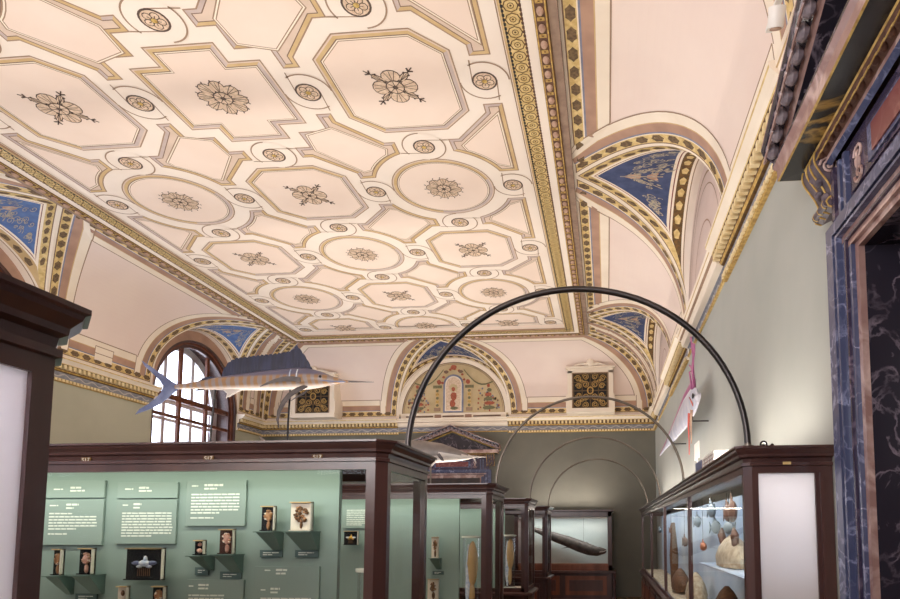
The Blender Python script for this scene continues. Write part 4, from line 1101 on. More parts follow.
# second case
YQ = B0+.395; YQS = YQ-.10
specimen(-1.863, -1.784, -.288, -.066, YQS, 'resin_white', 'specimen_brown', 'upper white block with brown specimen in the second case')
shelf(-1.863, -1.784, -.29, YQ, .12, 'bracket shelf in the second case under the upper white block'); caption(-1.865, -1.744, -.47, -.43, YQ, 'caption in the second case below the upper white block')
specimen(-1.899, -1.777, -.728, -.509, YQS, 'resin_white', 'specimen_brown', 'lower white block with brown specimen in the second case')
shelf(-1.899, -1.777, -.73, YQ, .12, 'bracket shelf in the second case under the lower white block')
t_ = thing('text_panel', 'pale text panel high in the second case, left part', 'text panel', (-2.7, YQ, .06))
m = MB(); m.box(-2.86, -2.5, YQ-.018, YQ-.001, .03, .27, 'panel_green'); m.build('board', t_); m = MB(); textlines(m, -2.83, -2.53, .22, 9, .02, YQ-.02, .009, 3); m.build('printed_text', t_)
specimen(-2.827, -2.668, -.151, -.001, YQS, 'resin_dark', 'fish_yellow', 'dark picture block with yellow and white shape seen through the nearest case', 'star', 'picture_block')
specimen(-2.583, -2.525, -.119, -.002, YQS, 'resin_white', 'specimen_brown', 'small white block seen through the nearest case')
# tall fluid jars at the case ends
def jar(x, y, r, z1, label, fig='specimen_brown', lid=True):
    t = thing('specimen_jar', label, 'jar', (x, y, ZR+.012), 'tall fluid jars at the case ends')
    h = z1-ZR-.012
    m = MB()
    n = 24
    m.loft([[(x+r*math.cos(2*PI*j/n), y+r*math.sin(2*PI*j/n), ZR+.012+z) for j in range(n)] for z in (0, h)], 'glass_clear', True, False); m.build('glass_cylinder', t, smooth=True)
    m = MB(); m.lathe((x, y, z1), [(r+.012, -.02), (r+.014, -.012), (r+.014, 0), (r*.9, .004)], 'jar_glass', 24); m.build('lid', t, smooth=True)
    m = MB(); m.lathe((x, y, ZR+.012), [(r+.02, 0), (r+.02, .02), (r, .03)], 'jar_glass', 24); m.build('foot', t, smooth=True)
    m = MB()
    if fig == 'specimen_tan':
        m.loft([[(x-.03+.03*math.cos(2*PI*j/10)*q, y+.025*math.sin(2*PI*j/10)*q, ZR+.05+h*.85*k/8) for j in range(10)] for k, q in enumerate((.3, .7, 1, 1, .9, 1, .8, .6, .3))], 'specimen_white')
    fig = 'jar_liquid' if fig == 'specimen_tan' else fig
    m.ball((x+.015, y, ZR+h*.66), r*.62, r*.5, h*.29, fig, 14, 10, .08); m.ball((x+.01, y, ZR+h*.27), r*.36, r*.3, h*.18, fig, 10, 8, .1)
    m.build('specimen', t, smooth=True)
jar(-1.42, 3.66, .075, -.225, 'wide glass jar with brown specimen at the end of the nearest full case')
jar(-1.45, 6.58, .092, -.058, 'tall glass jar with golden tan specimen in the second case', 'specimen_tan')
jar(-1.50, 9.50, .095, -.068, 'tall narrow glass jar with pale specimen in the third case', 'specimen_tan')
m = MB(); m.box(-1.75, -1.25, 9.3, 9.8, ZR+.012, ZR+.075, 'case_green')
for k in range(3): pass

# ------------------------------------------------------------------ long wall case on the right
RX = .79; RY0, RY1 = 3.63, 14.45
rc = thing('wall_display_case', 'long dark wooden glass case along the right wall with fish and corals', 'display case', (1.03, 9, FL))
def rp(d, z, c=.04): 
    return [(RX-d+c, RY0-d, z), (XR-.003, RY0-d, z), (XR-.003, RY1+d, z), (RX-d+c, RY1+d, z), (RX-d, RY1+d-c, z), (RX-d, RY0-d+c, z)]
m = MB(); m.loft([rp(-.04, .412), rp(-.04, ZG), rp(.0, ZG), rp(.0, .365), rp(.012, .368), rp(.012, .385), rp(0, .388), rp(.004, .41), rp(.03, .418), rp(.032, .432), rp(.045, .448), rp(.05, .460), rp(.06, .466), rp(.06, ZT)], 'wood'); m.build('cornice', rc)
for yy, w_ in ((RY0, .085), (6.21, .05), (8.86, .05), (11.5, .05), (RY1-.06, .06)):
    m = MB()
    if yy == RY0: m.loft([[(RX+.04, yy, z), (RX+.075, yy, z), (RX+.075, yy+.03, z), (RX+.03, yy+.085, z), (RX, yy+.085, z), (RX, yy+.04, z)] for z in (ZR, ZG)], 'wood')
    else: m.box(RX, RX+.04, yy-w_/2, yy+w_/2, ZR, ZG, 'wood')
    m.build('post', rc)
m = MB(); m.box(1.18, XR-.003, RY0, RY0+.05, ZR, ZG, 'wood'); m.box(1.205, 1.225, RY0-.012, RY0, ZR, ZG, 'wood'); m.build('post', rc)
m = MB(); m.box(RX, RX+.04, RY0+.08, RY1, ZR, ZR+.05, 'wood'); m.box(RX+.07, 1.2, RY0, RY0+.04, ZR, ZR+.05, 'wood'); m.build('bottom_rail', rc)
m = MB(); m.loft([rp(.05, ZR-.06), rp(.06, ZR-.05), rp(.06, ZR-.015), rp(.02, ZR)], 'wood'); m.build('ledge', rc)
m = MB(); m.loft([rp(0, FL), rp(0, ZR-.06)], 'wood'); m.build('base_cabinet', rc)
for k in range(8):
    y0_ = RY0+.1+k*1.34; m = MB(); m.box(RX-.02, RX, y0_, y0_+1.2, FL+.15, ZR-.15, 'wood'); m.box(RX-.03, RX-.02, y0_+.08, y0_+1.12, FL+.22, ZR-.22, 'wood_mid'); m.build('door_panel', rc)
m = MB(); m.face([(RX+.012, RY0+.08, ZR+.05), (RX+.012, RY1, ZR+.05), (RX+.012, RY1, ZG), (RX+.012, RY0+.08, ZG)], 'glass_clear'); m.build('glass_pane', rc)
m = MB(); m.box(RX+.07, 1.19, RY0+.015, RY0+.022, ZR+.05, ZG, 'frosted'); m.build('frosted_pane', rc)['label'] = 'milky white end pane'
m = MB(); m.box(XR-.03, XR-.005, RY0+.06, RY1, ZR, ZG, 'backdrop_blue'); m.build('backdrop', rc)['label'] = 'pale blue backdrop'
m = MB(); m.box(RX+.03, XR-.03, RY0+.06, RY1, ZR, ZR+.012, 'coral_cream'); m.build('case_floor', rc)
m = MB(); m.box(RX+.05, RX+.08, RY0+.3, RY1-.2, ZG+.075, ZG+.086, 'plate_white'); m.build('light_strip', rc)
m = MB(); m.box(RX+.08, XR-.03, RY0+.1, 6.1, -.318, -.307, 'backdrop_blue'); m.build('shelf', rc)
m = MB(); m.box(1.0, 1.045, RY0-.016, RY0-.012, .372, .388, 'gold_pale'); m.build('number_plate', rc)
# exhibits inside it
def small_fish(x, y, z, L, hgt, m1, label, d=1, group='small fishes hung in the wall case'):
    hgt *= .7; L *= 1.2
    t = thing('fish_model', label, 'fish', (x, y, z), group)
    m = MB(); rings = []
    for q, h_ in ((0, .05), (.08, .45), (.25, .9), (.45, 1), (.7, .7), (.88, .25), (.95, .2)):
        rings.append([(x+.035*h_*math.cos(2*PI*j/10), y+d*(q-.5)*L, z+hgt/2*h_*math.sin(2*PI*j/10)) for j in range(10)])
    m.loft(rings, m1); m.build('body', t, smooth=True)
    m = MB(); m.loft([[(x-.004, y+d*.43*L, z), (x-.004, y+d*.6*L, z+hgt*.45), (x-.004, y+d*.55*L, z), (x-.004, y+d*.6*L, z-hgt*.45)], [(x+.004, y+d*.43*L, z), (x+.004, y+d*.6*L, z+hgt*.45), (x+.004, y+d*.55*L, z), (x+.004, y+d*.6*L, z-hgt*.45)]], m1); m.build('tail_fin', t)
    m = MB(); m.loft([[(x+s*.004, y-d*.2*L, z+hgt*.4), (x+s*.004, y+d*.1*L, z+hgt*.85), (x+s*.004, y+d*.25*L, z+hgt*.35)] for s in (-1, 1)], m1); m.build('dorsal_fin', t)
    m = MB(); m.tube([(x, y, z+hgt*.3), (x, y, ZG)], .002, 'black_metal', 5); m.build('hanging_wire', t)
small_fish(1.05, 6.41, .20, .36, .22, 'fish_teal', 'grey-blue fish high in the wall case beside the first mullion')
small_fish(1.05, 5.57, .15, .24, .22, 'fish_brown', 'reddish brown fish near the top centre of the first bay')
small_fish(1.00, 5.10, .15, .22, .26, 'fish_brown', 'dark brown fish high at the right of the first bay')
small_fish(1.10, 5.75, .02, .40, .16, 'fish_teal', 'teal fish swimming below the reddish one', -1)
small_fish(1.12, 6.6, .03, .5, .2, 'fish_teal', 'large pale teal fish low left in the first bay')
small_fish(1.08, 7.6, .10, .45, .2, 'fish_teal', 'bluish fish in the second bay of the wall case')
small_fish(1.0, 8.2, -.15, .35, .18, 'fish_brown', 'brown fish near the middle of the second bay')
small_fish(1.0, 6.65, -.17, .22, .13, 'orange', 'small orange fish left of the big coral')
small_fish(1.05, 10.4, .0, .5, .16, 'fish_brown', 'slim brown fish in the third bay of the wall case')
small_fish(1.05, 12.6, .0, .4, .16, 'fish_teal', 'small far fish in the last bay of the wall case')
def coral(x, y, z, w, h, m1, label, knobs=8):
    t = thing('coral_model', label, 'coral', (x, y, z), 'corals and sponges in the wall case')
    m = MB(); m.loft([[(x+.12*q*math.cos(2*PI*j/14), y+w/2*q*math.sin(2*PI*j/14), z+h*k) for j in range(14)] for k, q in ((0, 1), (.3, 1.05), (.6, .85), (.85, .5), (1, .15))], m1); m.build('body', t, smooth=True)
    for s in (-1, 1) if knobs == 2 else ():
        m = MB(); m.tube([(x-.03, y+s*w*.3, z+h*.7), (x-.04, y+s*w*.34, z+h*1.0), (x-.04, y+s*w*.30, z+h*1.22)], [.03, .035, .01], 'fish_brown', 7); m.build('branch', t, smooth=True)
coral(1.05, 5.35, -.30, .85, .26, 'coral_cream', 'big cream coral mound with two dark horns', 2)
coral(1.02, 5.5, -.80, .42, .32, 'specimen_brown', 'rounded brown sponge low in the first bay')
coral(1.05, 4.6, -.85, .4, .25, 'orange', 'low orange sponge near the corner post')
coral(1.05, 7.6, -.85, .6, .35, 'coral_cream', 'pale coral low in the second bay')
coral(1.05, 9.2, -.85, .8, .3, 'specimen_brown', 'flat brown rock on the floor of the third bay')
m = MB(); m.box(.98, 1.12, 10.33, 10.47, ZR+.012, .14, 'coral_cream'); 
m = MB(); m.tube([(1.05, 10.0, ZR+.012), (1.05, 10.02, -.4), (1.04, 9.98, .12)], [.05, .07, .03], 'specimen_brown', 8); tag(m.build('standing_sponge', smooth=True), 'tall brown column sponge in the third bay of the wall case', 'sponge')

# things standing on the wall case
t = thing('storage_box', 'white box with blue end standing on the wall case', 'box', (1.0, 6.2, ZT))
m = MB(); m.box(.90, 1.12, 5.30, 6.35, ZT, ZT+.20, 'white_card'); m.build('carton', t, bevel=.01)
m = MB(); m.box(.893, .90, 5.95, 6.33, ZT+.02, ZT+.19, 'tail_blue'); m.build('blue_end', t)
m = MB()
for k in range(5): m.box(.894, .90, 5.34, 5.9, ZT+.03+k*.034, ZT+.035+k*.034, 'lavender')
for k in range(5): m.box(.894, .90, 5.36+k*.13, 5.366+k*.13, ZT+.03, ZT+.17, 'lavender')
m.build('printed_grid', t)
t = thing('card_on_stand', 'small white card on a thin rod beneath the long fish', 'sign', (1.1, 7.6, ZT))
m = MB(); m.box(1.09, 1.10, 7.42, 7.80, .86, 1.06, 'white_card'); m.build('card', t); m = MB(); m.tube([(1.1, 7.6, ZT), (1.1, 7.6, .87)], .012, 'white_card', 6); m.build('rod', t)
t = thing('clip_spotlight', 'small dark curled spotlight on the near corner of the wall case', 'spotlight', (.93, 3.75, ZT))
m = MB(); m.lathe((.93, 3.75, ZT), [(.03, 0), (.03, .008), (.012, .012), (.01, .03)], 'black_metal', 12); m.build('foot', t, smooth=True)
m = MB(); m.tube([(.93+.018*math.cos(a), 3.75, ZT+.03+.018*math.sin(a)) for a in [(-1.4+i*.45) for i in range(12)]], .006, 'black_metal', 6); m.build('curled_arm', t, smooth=True)
m = MB(); m.tube([(.965, 3.75, ZT+.012), (.985, 3.76, ZT+.025)], [.010, .014], 'black_metal', 10); m.build('lamp_head', t, smooth=True)
t = thing('ceiling_spotlight', 'white spotlight on a bracket at the cornice above the door', 'spotlight', (1.0, 3.46, 2.94))
m = MB(); m.tube([(1.0, 3.47, 2.90), (1.0, 3.42, 2.99)], [.045, .05], 'lamp_white', 16); m.tube([(1.0, 3.465, 2.905), (1.0, 3.472, 2.893)], [.034, .034], 'egg_tan', 16); m.build('lamp_head', t, smooth=True)
m = MB(); m.box(.985, 1.02, 3.2, 3.62, 3.0, 3.025, 'lamp_white'); m.tube([(1.0, 3.44, 2.97), (1.0, 3.44, 3.01)], .015, 'lamp_white', 8); m.build('bracket', t)

# ------------------------------------------------------------------ diorama at the end wall
d = thing('diorama_case', 'wide framed diorama case against the end wall with pale blue water backdrop', 'diorama', (-1.1, 15.9, FL))
x0, x1 = -2.34, .12; y0, y1 = 15.62, YB-.06
m = MB(); m.box(x0, x0+.10, y0, y1, -1.0, .47, 'wood'); m.box(x1-.11, x1, y0, y1, -1.0, .47, 'wood'); m.box(x0, x1, y0, y1, .34, .47, 'wood'); m.box(x0, x1, y0, y1, -1.0, -.85, 'wood_mid'); m.box(x0+.1, x1-.11, y0+.01, y0+.03, -.87, -.82, 'wood_mid'); m.box(x0-.05, x1+.04, y0-.05, y1, .47, .52, 'wood'); m.build('frame', d, bevel=.008)
m = MB(); m.box(x0+.1, x1-.11, y1-.04, y1-.01, -.86, .35, 'diorama_blue'); m.build('painted_backdrop', d)['label'] = 'pale blue water backdrop'
m = MB(); m.face([(x0+.1, y0+.02, -.86), (x1-.11, y0+.02, -.86), (x1-.11, y0+.02, .35), (x0+.1, y0+.02, .35)], 'glass_clear'); m.build('glass_pane', d)
m = MB(); m.box(x0+.12, x1-.13, y0+.04, y0+.08, .30, .33, 'plate_white'); m.build('light_strip', d)
m = MB(); m.box(x0-.05, x1+.08, y0-.08, y1, -1.06, -1.0, 'wood'); m.box(x0+.02, x1, y0, y1, FL, -1.06, 'wood'); m.build('base_cabinet', d, bevel=.006)
for k in range(2):
    a = x0+.12+k*1.17; m = MB(); m.box(a, a+1.03, y0-.015, y0, FL+.1, -1.13, 'wood_mid'); m.box(a+.1, a+.93, y0-.03, y0-.015, FL+.2, -1.23, 'wood'); m.build('door_panel', d)
m = MB(); m.tube([(x1+.05, y0-.02, z) for z in (FL, FL+.1, -1.4, -1.3, -1.2, -1.1, -1.06)], [.05, .035, .03, .05, .03, .045, .05], 'wood', 10); m.build('turned_column', d, smooth=True)
e = thing('eel_shark_model', 'long dark brown eel-like shark gliding in the end diorama', 'fish', (-.9, 15.9, -.5))
m = MB(); spine = [(-1.97, .07, .012), (-1.85, .03, .045), (-1.6, -.07, .075), (-1.3, -.18, .10), (-1.0, -.28, .115), (-.7, -.40, .125), (-.45, -.49, .12), (-.25, -.53, .10), (-.08, -.52, .06), (-.02, -.515, .03)]
m.tube([(x, 15.9, z) for x, z, r in spine], [r*1.2 for x, z, r in spine], 'eel_brown', 12, flat=.7); m.build('body', e, smooth=True)
m = MB()
for (xx, zz, dx, dz) in ((-1.95, .08, -.14, .10), (-1.0, -.41, -.18, -.05), (-.50, -.40, -.03, .12), (-1.5, -.2, -.2, -.02)):
    m.loft([[(xx, 15.9+s*.008, zz), (xx+dx, 15.9+s*.004, zz+dz), (xx+.12, 15.9+s*.008, zz-.02)] for s in (-1, 1)], 'eel_brown')
m.build('fins', e)
m = MB(); m.tube([(-.03, 15.82, -.50), (-.10, 15.82, -.535), (-.2, 15.81, -.545)], .008, 'belly_white', 5); m.build('mouth', e)
m = MB(); m.tube([(-.6, 15.9, -.3), (-.6, 15.9, .35)], .003, 'black_metal', 5); m.build('hanging_wire', e)

# ------------------------------------------------------------------ arched hoops spanning the aisle
HG = 'dark metal hoops spanning the aisle'
for (yy, top, bot, lab) in ((3.62, 1.445, ZT, 'nearest and largest dark metal hoop, rising from the nearest full case to the wall case'),
                            (6.62, 1.44, ZT, 'second metal hoop from the front, foot on the sailfish case'),
                            (9.55, 1.44, ZT, 'third metal hoop, thin against the end wall'),
                            (12.55, 1.44, ZT, 'farthest and smallest metal hoop over the diorama')):
    t = thing('metal_hoop', lab, 'hoop', (-.19, yy, ZT), HG)
    xa, xb = -1.19, .81; cxh = (xa+xb)/2; R = (xb-xa)/2; n = 48
    m = MB(); m.tube([(cxh+R*math.cos(PI*i/n), yy, bot+(top-bot)*math.sin(PI*i/n)) for i in range(n+1)], .019 if yy < 4 else .014, 'bronze_dark' if yy < 4 else 'bronze', 12); m.build('arched_tube', t, smooth=True)  # far hoops get the paler metal to look lit
    for x in (xa, xb):
        m = MB(); m.lathe((x, yy, ZT), [(.035, 0), (.035, .006), (.02, .01), (.02, .02)], 'bronze', 16); m.build('foot_flange', t, smooth=True)

# ------------------------------------------------------------------ sailfish
FY = 6.62
sf = thing('sailfish_model', 'mounted sailfish with big blue dorsal sail above the display cases', 'fish', (-3.6, FY, 1.66))
Z0 = 1.66
st = [(-4.93, 1.650, .014, .026), (-4.86, 1.653, .026, .030), (-4.76, 1.66, .034, .036), (-4.58, 1.668, .045, .054), (-4.40, 1.68, .058, .075), (-4.12, 1.692, .078, .096), (-3.867, 1.702, .092, .112), (-3.62, 1.71, .10, .122), (-3.45, 1.713, .104, .128), (-3.33, 1.71, .10, .118), (-3.19, 1.70, .082, .090), (-3.11, 1.69, .066, .064), (-3.03, 1.68, .048, .042), (-2.95, 1.672, .03, .024), (-2.868, 1.667, .012, .013)]
m = MB(); rings = [[(x, FY+w*math.cos(2*PI*j/18), z+h*math.sin(2*PI*j/18)) for j in range(18)] for x, z, w, h in st]
m.loft(rings, 'sail_bars'); m.build('body', sf, smooth=True, loc=(-3.6, FY, Z0))
m = MB(); m.tube([(-2.90, FY, 1.670), (-2.75, FY, 1.662), (-2.58, FY, 1.655)], [.014, .008, .002], 'fin_grey', 8); m.build('bill', sf, smooth=True)
def blade(outline, y, th, m1, name, par, lab=None):
    """a fin: outline in x,z with a real thickness that thins to the rim"""
    m = MB(); cx_ = sum(p[0] for p in outline)/len(outline); cz_ = sum(p[1] for p in outline)/len(outline)
    P = outline; n = len(P)
    for s in (-1, 1):
        for i in range(n):
            a, b = P[i], P[(i+1) % n]; ia = (a[0]*.8+cx_*.2, a[1]*.8+cz_*.2); ib = (b[0]*.8+cx_*.2, b[1]*.8+cz_*.2)
            m.face([(a[0], y+s*th*.2, a[1]), (b[0], y+s*th*.2, b[1]), (ib[0], y+s*th, ib[1]), (ia[0], y+s*th, ia[1])], m1)
        m.face([(a[0]*.8+cx_*.2, y+s*th, a[1]*.8+cz_*.2) for a in P], m1)
    for i in range(n):
        a, b = P[i], P[(i+1) % n]; m.face([(a[0], y-th*.2, a[1]), (b[0], y-th*.2, b[1]), (b[0], y+th*.2, b[1]), (a[0], y+th*.2, a[1])], m1)
    o = m.build(name, par)
    if lab: o['label'] = lab
    return o
# dorsal sail as a ribbed strip from base curve to ragged top edge
m = MB(); base_ = lambda t: 1.735+.10*min(1, t*1.2)-.0*t
def topz(t):
    for (a, za), (b, zb) in zip(TP, TP[1:]):
        if a <= t <= b: return za+(zb-za)*(t-a)/(b-a)
    return TP[-1][1]
TP = [(0, 1.76), (.03, 1.86), (.08, 1.93), (.16, 1.975), (.25, 1.98), (.34, 1.992), (.43, 2.0), (.52, 2.005), (.62, 2.015), (.72, 2.03), (.78, 2.05), (.82, 2.11), (.86, 2.06), (.93, 1.96), (1, 1.83)]
n = 64
for i in range(n):
    t0, t1 = i/n, (i+1)/n; xa, xb = -4.38+1.08*t0, -4.38+1.08*t1; za, zb = topz(t0)-(.012 if i % 3 == 0 else 0), topz(t1)-(.012 if (i+1) % 3 == 0 else 0)
    ya, yb = .006+.004*(i % 2), .006+.004*((i+1) % 2)
    for s in (-1, 1): m.face([(xa, FY+s*ya, base_(t0)-.05), (xb, FY+s*yb, base_(t1)-.05), (xb, FY+s*.002, zb), (xa, FY+s*.002, za)], 'sail_blue')
m.build('dorsal_sail', sf)['label'] = 'large dark blue ribbed sail fin'
blade([(-4.89, 1.675), (-4.97, 1.715), (-5.08, 1.79), (-5.20, 1.87), (-5.36, 1.975), (-5.24, 1.87), (-5.12, 1.76), (-5.04, 1.665), (-5.08, 1.58), (-5.16, 1.49), (-5.27, 1.41), (-5.40, 1.34), (-5.22, 1.40), (-5.08, 1.47), (-4.96, 1.57), (-4.89, 1.625)], FY, .014, 'tail_blue', 'tail_fin', sf, 'forked slate blue tail fin')
def finstrip(name, pts, wid, y0_, y1_, m1):
    m = MB(); n = len(pts)
    for i in range(n-1):
        for s in (-1, 1):
            t0, t1 = i/(n-1), (i+1)/(n-1); ya, yb = y0_+(y1_-y0_)*t0, y0_+(y1_-y0_)*t1
            m.face([(pts[i][0], ya+s*.004, pts[i][1]-wid[i]/2), (pts[i+1][0], yb+s*.004, pts[i+1][1]-wid[i+1]/2), (pts[i+1][0], yb+s*.004, pts[i+1][1]+wid[i+1]/2), (pts[i][0], ya+s*.004, pts[i][1]+wid[i]/2)], m1)
        for k in (-1, 1):
            t0, t1 = i/(n-1), (i+1)/(n-1); ya, yb = y0_+(y1_-y0_)*t0, y0_+(y1_-y0_)*t1
            m.face([(pts[i][0], ya-.004, pts[i][1]+k*wid[i]/2), (pts[i+1][0], yb-.004, pts[i+1][1]+k*wid[i+1]/2), (pts[i+1][0], yb+.004, pts[i+1][1]+k*wid[i+1]/2), (pts[i][0], ya+.004, pts[i][1]+k*wid[i]/2)], m1)
    m.build(name, sf)
finstrip('pectoral_fin', [(-3.38, 1.675), (-3.46, 1.685), (-3.56, 1.68), (-3.65, 1.655), (-3.73, 1.62), (-3.79, 1.585)], [.05, .055, .05, .04, .025, .006], FY-.10, FY-.20, 'fin_grey')
m = MB(); m.tube([(-3.33, FY-.05, 1.62), (-3.42, FY-.08, 1.57), (-3.50, FY-.10, 1.51), (-3.56, FY-.12, 1.42), (-3.60, FY-.13, 1.32), (-3.61, FY-.14, 1.22), (-3.59, FY-.14, 1.13)], [.02, .028, .028, .026, .022, .014, .004], 'fin_grey', 8, flat=.4); m.build('pelvic_fin', sf, smooth=True)
m = MB(); m.tube([(-3.36, FY+.05, 1.60), (-3.44, FY+.08, 1.56), (-3.52, FY+.1, 1.53), (-3.62, FY+.12, 1.48)], [.01, .014, .010, .003], 'fin_grey', 6, flat=.4); m.build('pelvic_fin', sf, smooth=True)
blade([(-4.08, 1.615), (-4.18, 1.57), (-4.25, 1.53), (-4.31, 1.51), (-4.30, 1.56), (-4.36, 1.615)], FY, .008, 'belly_white', 'anal_fin', sf)
blade([(-4.42, 1.745), (-4.50, 1.765), (-4.58, 1.755), (-4.66, 1.71)], FY, .006, 'sail_blue', 'second_dorsal_fin', sf)
blade([(-4.50, 1.62), (-4.60, 1.60), (-4.72, 1.60), (-4.62, 1.625)], FY, .006, 'fin_grey', 'second_anal_fin', sf)
m = MB(); m.ball((-3.17, FY-.075, 1.715), .016, .010, .016, 'black'); m.build('eye', sf, smooth=True)
m = MB(); m.tube([(-3.16, FY-.080, 1.668), (-3.07, FY-.058, 1.664), (-2.98, FY-.036, 1.662), (-2.90, FY-.018, 1.662)], .006, 'tail_blue', 6); m.build('mouth', sf)
for xx in (-3.51, -3.43):
    m = MB(); m.tube([(xx, FY-.103*math.cos(a)-.003, 1.713+.126*math.sin(a)) for a in (-.25, 0, .25, .5, .75)], .007, 'specimen_white', 5); m.build('pale_bar', sf)
for (xt, zt, xb_) in ((-4.44, 1.62, -4.50), (-3.55, 1.60, -3.56)):
    m = MB(); m.tube([(xt, FY, zt), ((xt*2+xb_)/3-.01, FY, 1.2), (xb_, FY, ZT+.006)], .011, 'black_metal', 8); m.build('support_rod', sf, smooth=True)

# ------------------------------------------------------------------ grey shark-like fish over the third case
GY = 9.5
gf = thing('shark_model', 'grey fish with white belly poking out behind the nearest hoop foot', 'fish', (-3.2, GY, 1.25))
st = [(-5.3, 1.28, .02), (-5.0, 1.27, .06), (-4.5, 1.26, .12), (-3.9, 1.25, .17), (-3.3, 1.24, .19), (-2.9, 1.235, .185), (-2.6, 1.22, .155), (-2.4, 1.19, .115), (-2.25, 1.165, .075), (-2.15, 1.15, .04), (-2.10, 1.147, .02)]
m = MB(); rings = [[(x, GY+.8*r*math.cos(2*PI*j/16), z+r*math.sin(2*PI*j/16)) for j in range(16)] for x, z, r in st]
m.loft(rings, 'shark_grey')
zi = m.mi('belly_white')
for k, f in enumerate(m.f):
    zz = sum(m.v[i][2] for i in f)/len(f); xx = sum(m.v[i][0] for i in f)/len(f)
    if zz < 1.215-.03*(xx+2.5) and len(f) == 4 and zz < 1.16 + .02: m.m[k] = zi
m.build('body', gf, smooth=True)
m = MB(); m.tube([(-2.13, GY, 1.15), (-2.0, GY, 1.148), (-1.87, GY, 1.147)], [.022, .014, .004], 'belly_white', 8); m.build('snout', gf, smooth=True)
blade([(-2.72, 1.10), (-2.62, 1.08), (-2.70, 1.00), (-2.78, .985), (-2.86, 1.02), (-2.80, 1.09)], GY-.10, .02, 'belly_white', 'pectoral_fin', gf)
blade([(-2.08, 1.14), (-2.04, 1.12), (-2.02, 1.03), (-2.05, 1.08)], GY-.02, .008, 'belly_white', 'barbel', gf)
blade([(-2.58, 1.20), (-2.52, 1.12), (-2.50, 1.07), (-2.55, 1.08), (-2.62, 1.17)], GY-.13, .006, 'fin_grey', 'gill_slit', gf)
blade([(-5.25, 1.28), (-5.6, 1.55), (-5.42, 1.28), (-5.5, 1.12)], GY, .015, 'shark_grey', 'tail_fin', gf)
for xx in (-2.75, -4.3):
    m = MB(); m.tube([(xx, GY, 1.1), (xx, GY, ZT)], .012, 'bronze', 8); m.build('support_rod', gf, smooth=True)

# ------------------------------------------------------------------ long silver ribbon-like fish on the right wall
of = thing('oarfish_model', 'long silver fish with pink crest mounted on the right wall above the wall case', 'fish', (1.08, 9, 1.55))
top = [(7.33, 1.60), (7.50, 1.72), (7.9, 1.79), (8.6, 1.80), (9.9, 1.69), (11.3, 1.575), (12.62, 1.515)]
bot = [(7.32, 1.56), (7.33, 1.50), (7.68, 1.42), (8.47, 1.385), (9.84, 1.42), (11.3, 1.47), (12.62, 1.495)]
m = MB(); rings = []
for (a, b) in zip(top, bot):
    yc, zc_, hh = (a[0]+b[0])/2, (a[1]+b[1])/2, abs(a[1]-b[1])/2; th = max(.012, min(.05, hh*.35))
    rings.append([(1.08+th*math.cos(2*PI*j/14), (a[0] if math.sin(2*PI*j/14) > 0 else b[0]), zc_+hh*math.sin(2*PI*j/14)) for j in range(14)])
m.loft(rings, 'silver_fish'); m.build('body', of, smooth=True)
m = MB(); n = 40
for i in range(n):
    f = lambda t: [((p[0]+(q[0]-p[0])*u), (p[1]+(q[1]-p[1])*u)) for p, q, u in [(top[1:][min(int(t*5), 4)], top[1:][min(int(t*5)+1, 5)], t*5-min(int(t*5), 4))]][0]
    (ya, za), (yb, zb) = f(i/n), f((i+1)/n); h0, h1 = .11*(1-i/n*.75), .11*(1-(i+1)/n*.75)
    for s in (-1, 1): m.face([(1.08+s*.008, ya, za-.03), (1.08+s*.008, yb, zb-.03), (1.08+s*.003, yb, zb+h1), (1.08+s*.003, ya, za+h0)], 'pink_fin')
m.build('dorsal_fin', of)['label'] = 'long pink dorsal fin'
for k, (dy, dz, zz) in enumerate(((0, 0, 2.30), (.10, .03, 2.42), (-.12, -.02, 2.25), (.22, .0, 2.1))):
    m = MB(); m.tube([(1.08-.01*k, 7.55+dy*.2, 1.72), (1.07-.012*k, 7.58+dy*.4, 1.95), (1.08, 7.60+dy*.7, 2.15 if zz > 2.15 else 2.0), (1.07, 7.62+dy*1.3, zz)], [.012, .010, .008, .012], 'pink_fin', 6); m.build('crest_ray', of, smooth=True)
m = MB(); m.loft([[(1.02, 7.36, 1.50), (.96, 7.22, 1.545), (.97, 7.2, 1.50), (1.02, 7.36, 1.46)], [(1.03, 7.37, 1.50), (.97, 7.23, 1.545), (.98, 7.21, 1.50), (1.03, 7.37, 1.46)]], 'red_fin'); m.build('pectoral_fin', of)
for dy in (0, .22):
    m = MB(); m.tube([(1.03, 7.52+dy, 1.45), (1.02, 7.55+dy, 1.3), (1.03, 7.58+dy, 1.12), (1.03, 7.6+dy, 1.05-dy*.5)], [.018, .012, .008, .006], 'red_fin' if dy else 'egg_tan', 6); m.build('pelvic_ray', of, smooth=True)
m = MB(); m.ball((1.035, 7.43, 1.60), .012, .035, .035, 'black'); m.build('eye', of, smooth=True)
for yy, zz in ((7.8, 1.36), (10.0, 1.38)):
    m = MB(); m.tube([(1.08, yy, 1.45), (1.08, yy, zz), (XR-.006, yy, zz)], .009, 'black_metal', 6); m.build('wall_bracket', of, smooth=True)

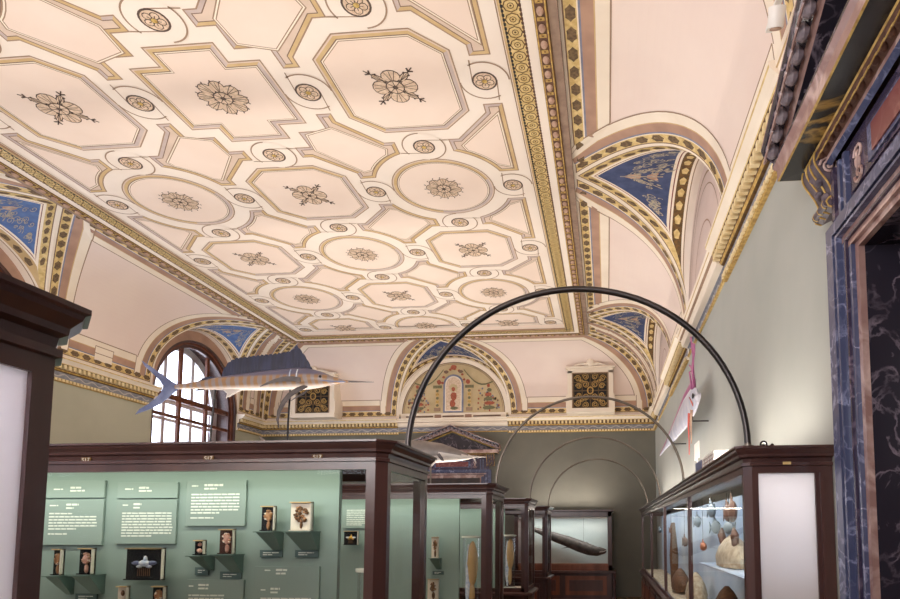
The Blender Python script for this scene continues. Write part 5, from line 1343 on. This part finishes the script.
# ================================================================== LIGHT
def area_light(name, loc, size, size_y, power, color, rot=(0, 0, 0), parent=None, spread=PI):
    l = bpy.data.lights.new(name, 'AREA'); l.shape = 'RECTANGLE'; l.size = size; l.size_y = size_y; l.energy = power; l.color = color; l.spread = spread
    o = bpy.data.objects.new(name, l); COL.objects.link(o); o.location = loc; o.rotation_euler = rot
    return o
WARM = (1, .90, .80)
def uplight(x0, x1, y, power, label, yaxis=False):
    t = thing('uplight_trough', label, 'lamp', ((x0+x1)/2, y, ZT), 'slim uplight troughs lying on the case tops')
    m = MB()
    m.box(x0, x1, y-.06, y+.06, ZT, ZT+.012, 'black_metal'); m.box(x0, x1, y-.06, y-.052, ZT, ZT+.035, 'black_metal'); m.box(x0, x1, y+.052, y+.06, ZT, ZT+.035, 'black_metal'); m.build('trough', t)
    area_light('uplight', ((x0+x1)/2, y, ZT+.03), x1-x0, .10, power, WARM, (PI, 0, 0))
UP = 86
uplight(-6.3, -1.5, .75, UP*.6, 'black uplight trough on top of the case at the left edge')
uplight(-6.3, -1.5, 3.80, UP*.75, 'black uplight trough on top of the nearest full case')
uplight(-6.3, -1.5, 6.88, UP, 'black uplight trough on top of the sailfish case')
uplight(-6.3, -1.5, 9.8, UP, 'black uplight trough on top of the third case')
uplight(-6.3, -1.5, 12.6, UP*1.15, 'black uplight trough on top of the farthest aisle case')
l = bpy.data.lights.new('wall_washer', 'AREA'); l.shape = 'RECTANGLE'; l.size = .06; l.size_y = 10.4; l.energy = 95; l.color = WARM
o = bpy.data.objects.new('wall_washer', l); COL.objects.link(o); o.location = (.95, 9.0, ZT+.02); o.rotation_euler = (PI, 0, 0)
# diorama top lamp washing the end wall
area_light('diorama_uplight', (-1.0, 15.85, .54), 1.8, .12, 30, WARM, (PI+.12, 0, 0))
area_light('diorama_lamp', (-1.1, 15.72, .29), 2.2, .08, 15, (1, 1, .97), (.25, 0, 0))
for yy, p in ((.36, 16), (A0, 15), (B0, 13), (C0, 13)):
    area_light('case_lamp', (-3.4, yy+.14, ZG+.07), 4.2, .03, p, (1, 1, .80), (.30, 0, 0))
area_light('wall_case_lamp', (RX+.07, 9, ZG+.07), .04, 10.4, 46, (.96, 1, 1), (0, -.5, 0))
area_light('pane_fill', (-1.45, .8, .30), .2, .6, 55, (.93, .94, 1), (0, -.9, 0))  # added inside the left case only to brighten its milky pane
area_light('pane_fill', (1.03, 4.0, .30), .3, .3, 4.5, (1, .97, .9), (-.5, 0, 0))  # likewise added, brightens the wall case's end pane
# soft general light from behind the camera, added as fill, with no real lamps there
for yy in (-2.6,):
    area_light('fill_light', (-3.9, yy, 1.4), 3.5, 1.2, 330, (1, .93, .86), (PI-.45, 0, 0))
    area_light('fill_light', (-3.0, -5.0, 2.0), 5, 2.0, 270, (.92, .93, 1), (PI/2, 0, 0))
w = bpy.data.worlds.new('sky'); sc.world = w; w.use_nodes = True
bg = w.node_tree.nodes['Background']; bg.inputs[0].default_value = (.82, .86, 1, 1); bg.inputs[1].default_value = 4.5
for c in BAYS:
    l = bpy.data.lights.new('window_portal', 'AREA'); l.shape = 'RECTANGLE'; l.size = 2.9; l.size_y = 5.1; l.cycles.is_portal = True
    o = bpy.data.objects.new('window_portal', l); COL.objects.link(o); o.location = (XO-.02, c, 1.85); o.rotation_euler = (PI/2, 0, -PI/2)
sc.view_settings.view_transform = 'Standard'; sc.view_settings.look = 'None'; sc.view_settings.gamma = 1; sc.view_settings.use_curve_mapping = False
sc.view_settings.exposure = 0.0
sc.cycles.use_denoising = True; sc.cycles.max_bounces = 8; sc.cycles.diffuse_bounces = 4; sc.cycles.transparent_max_bounces = 16
sc.cycles.sample_clamp_indirect = 6; sc.cycles.caustics_reflective = False; sc.cycles.caustics_refractive = False
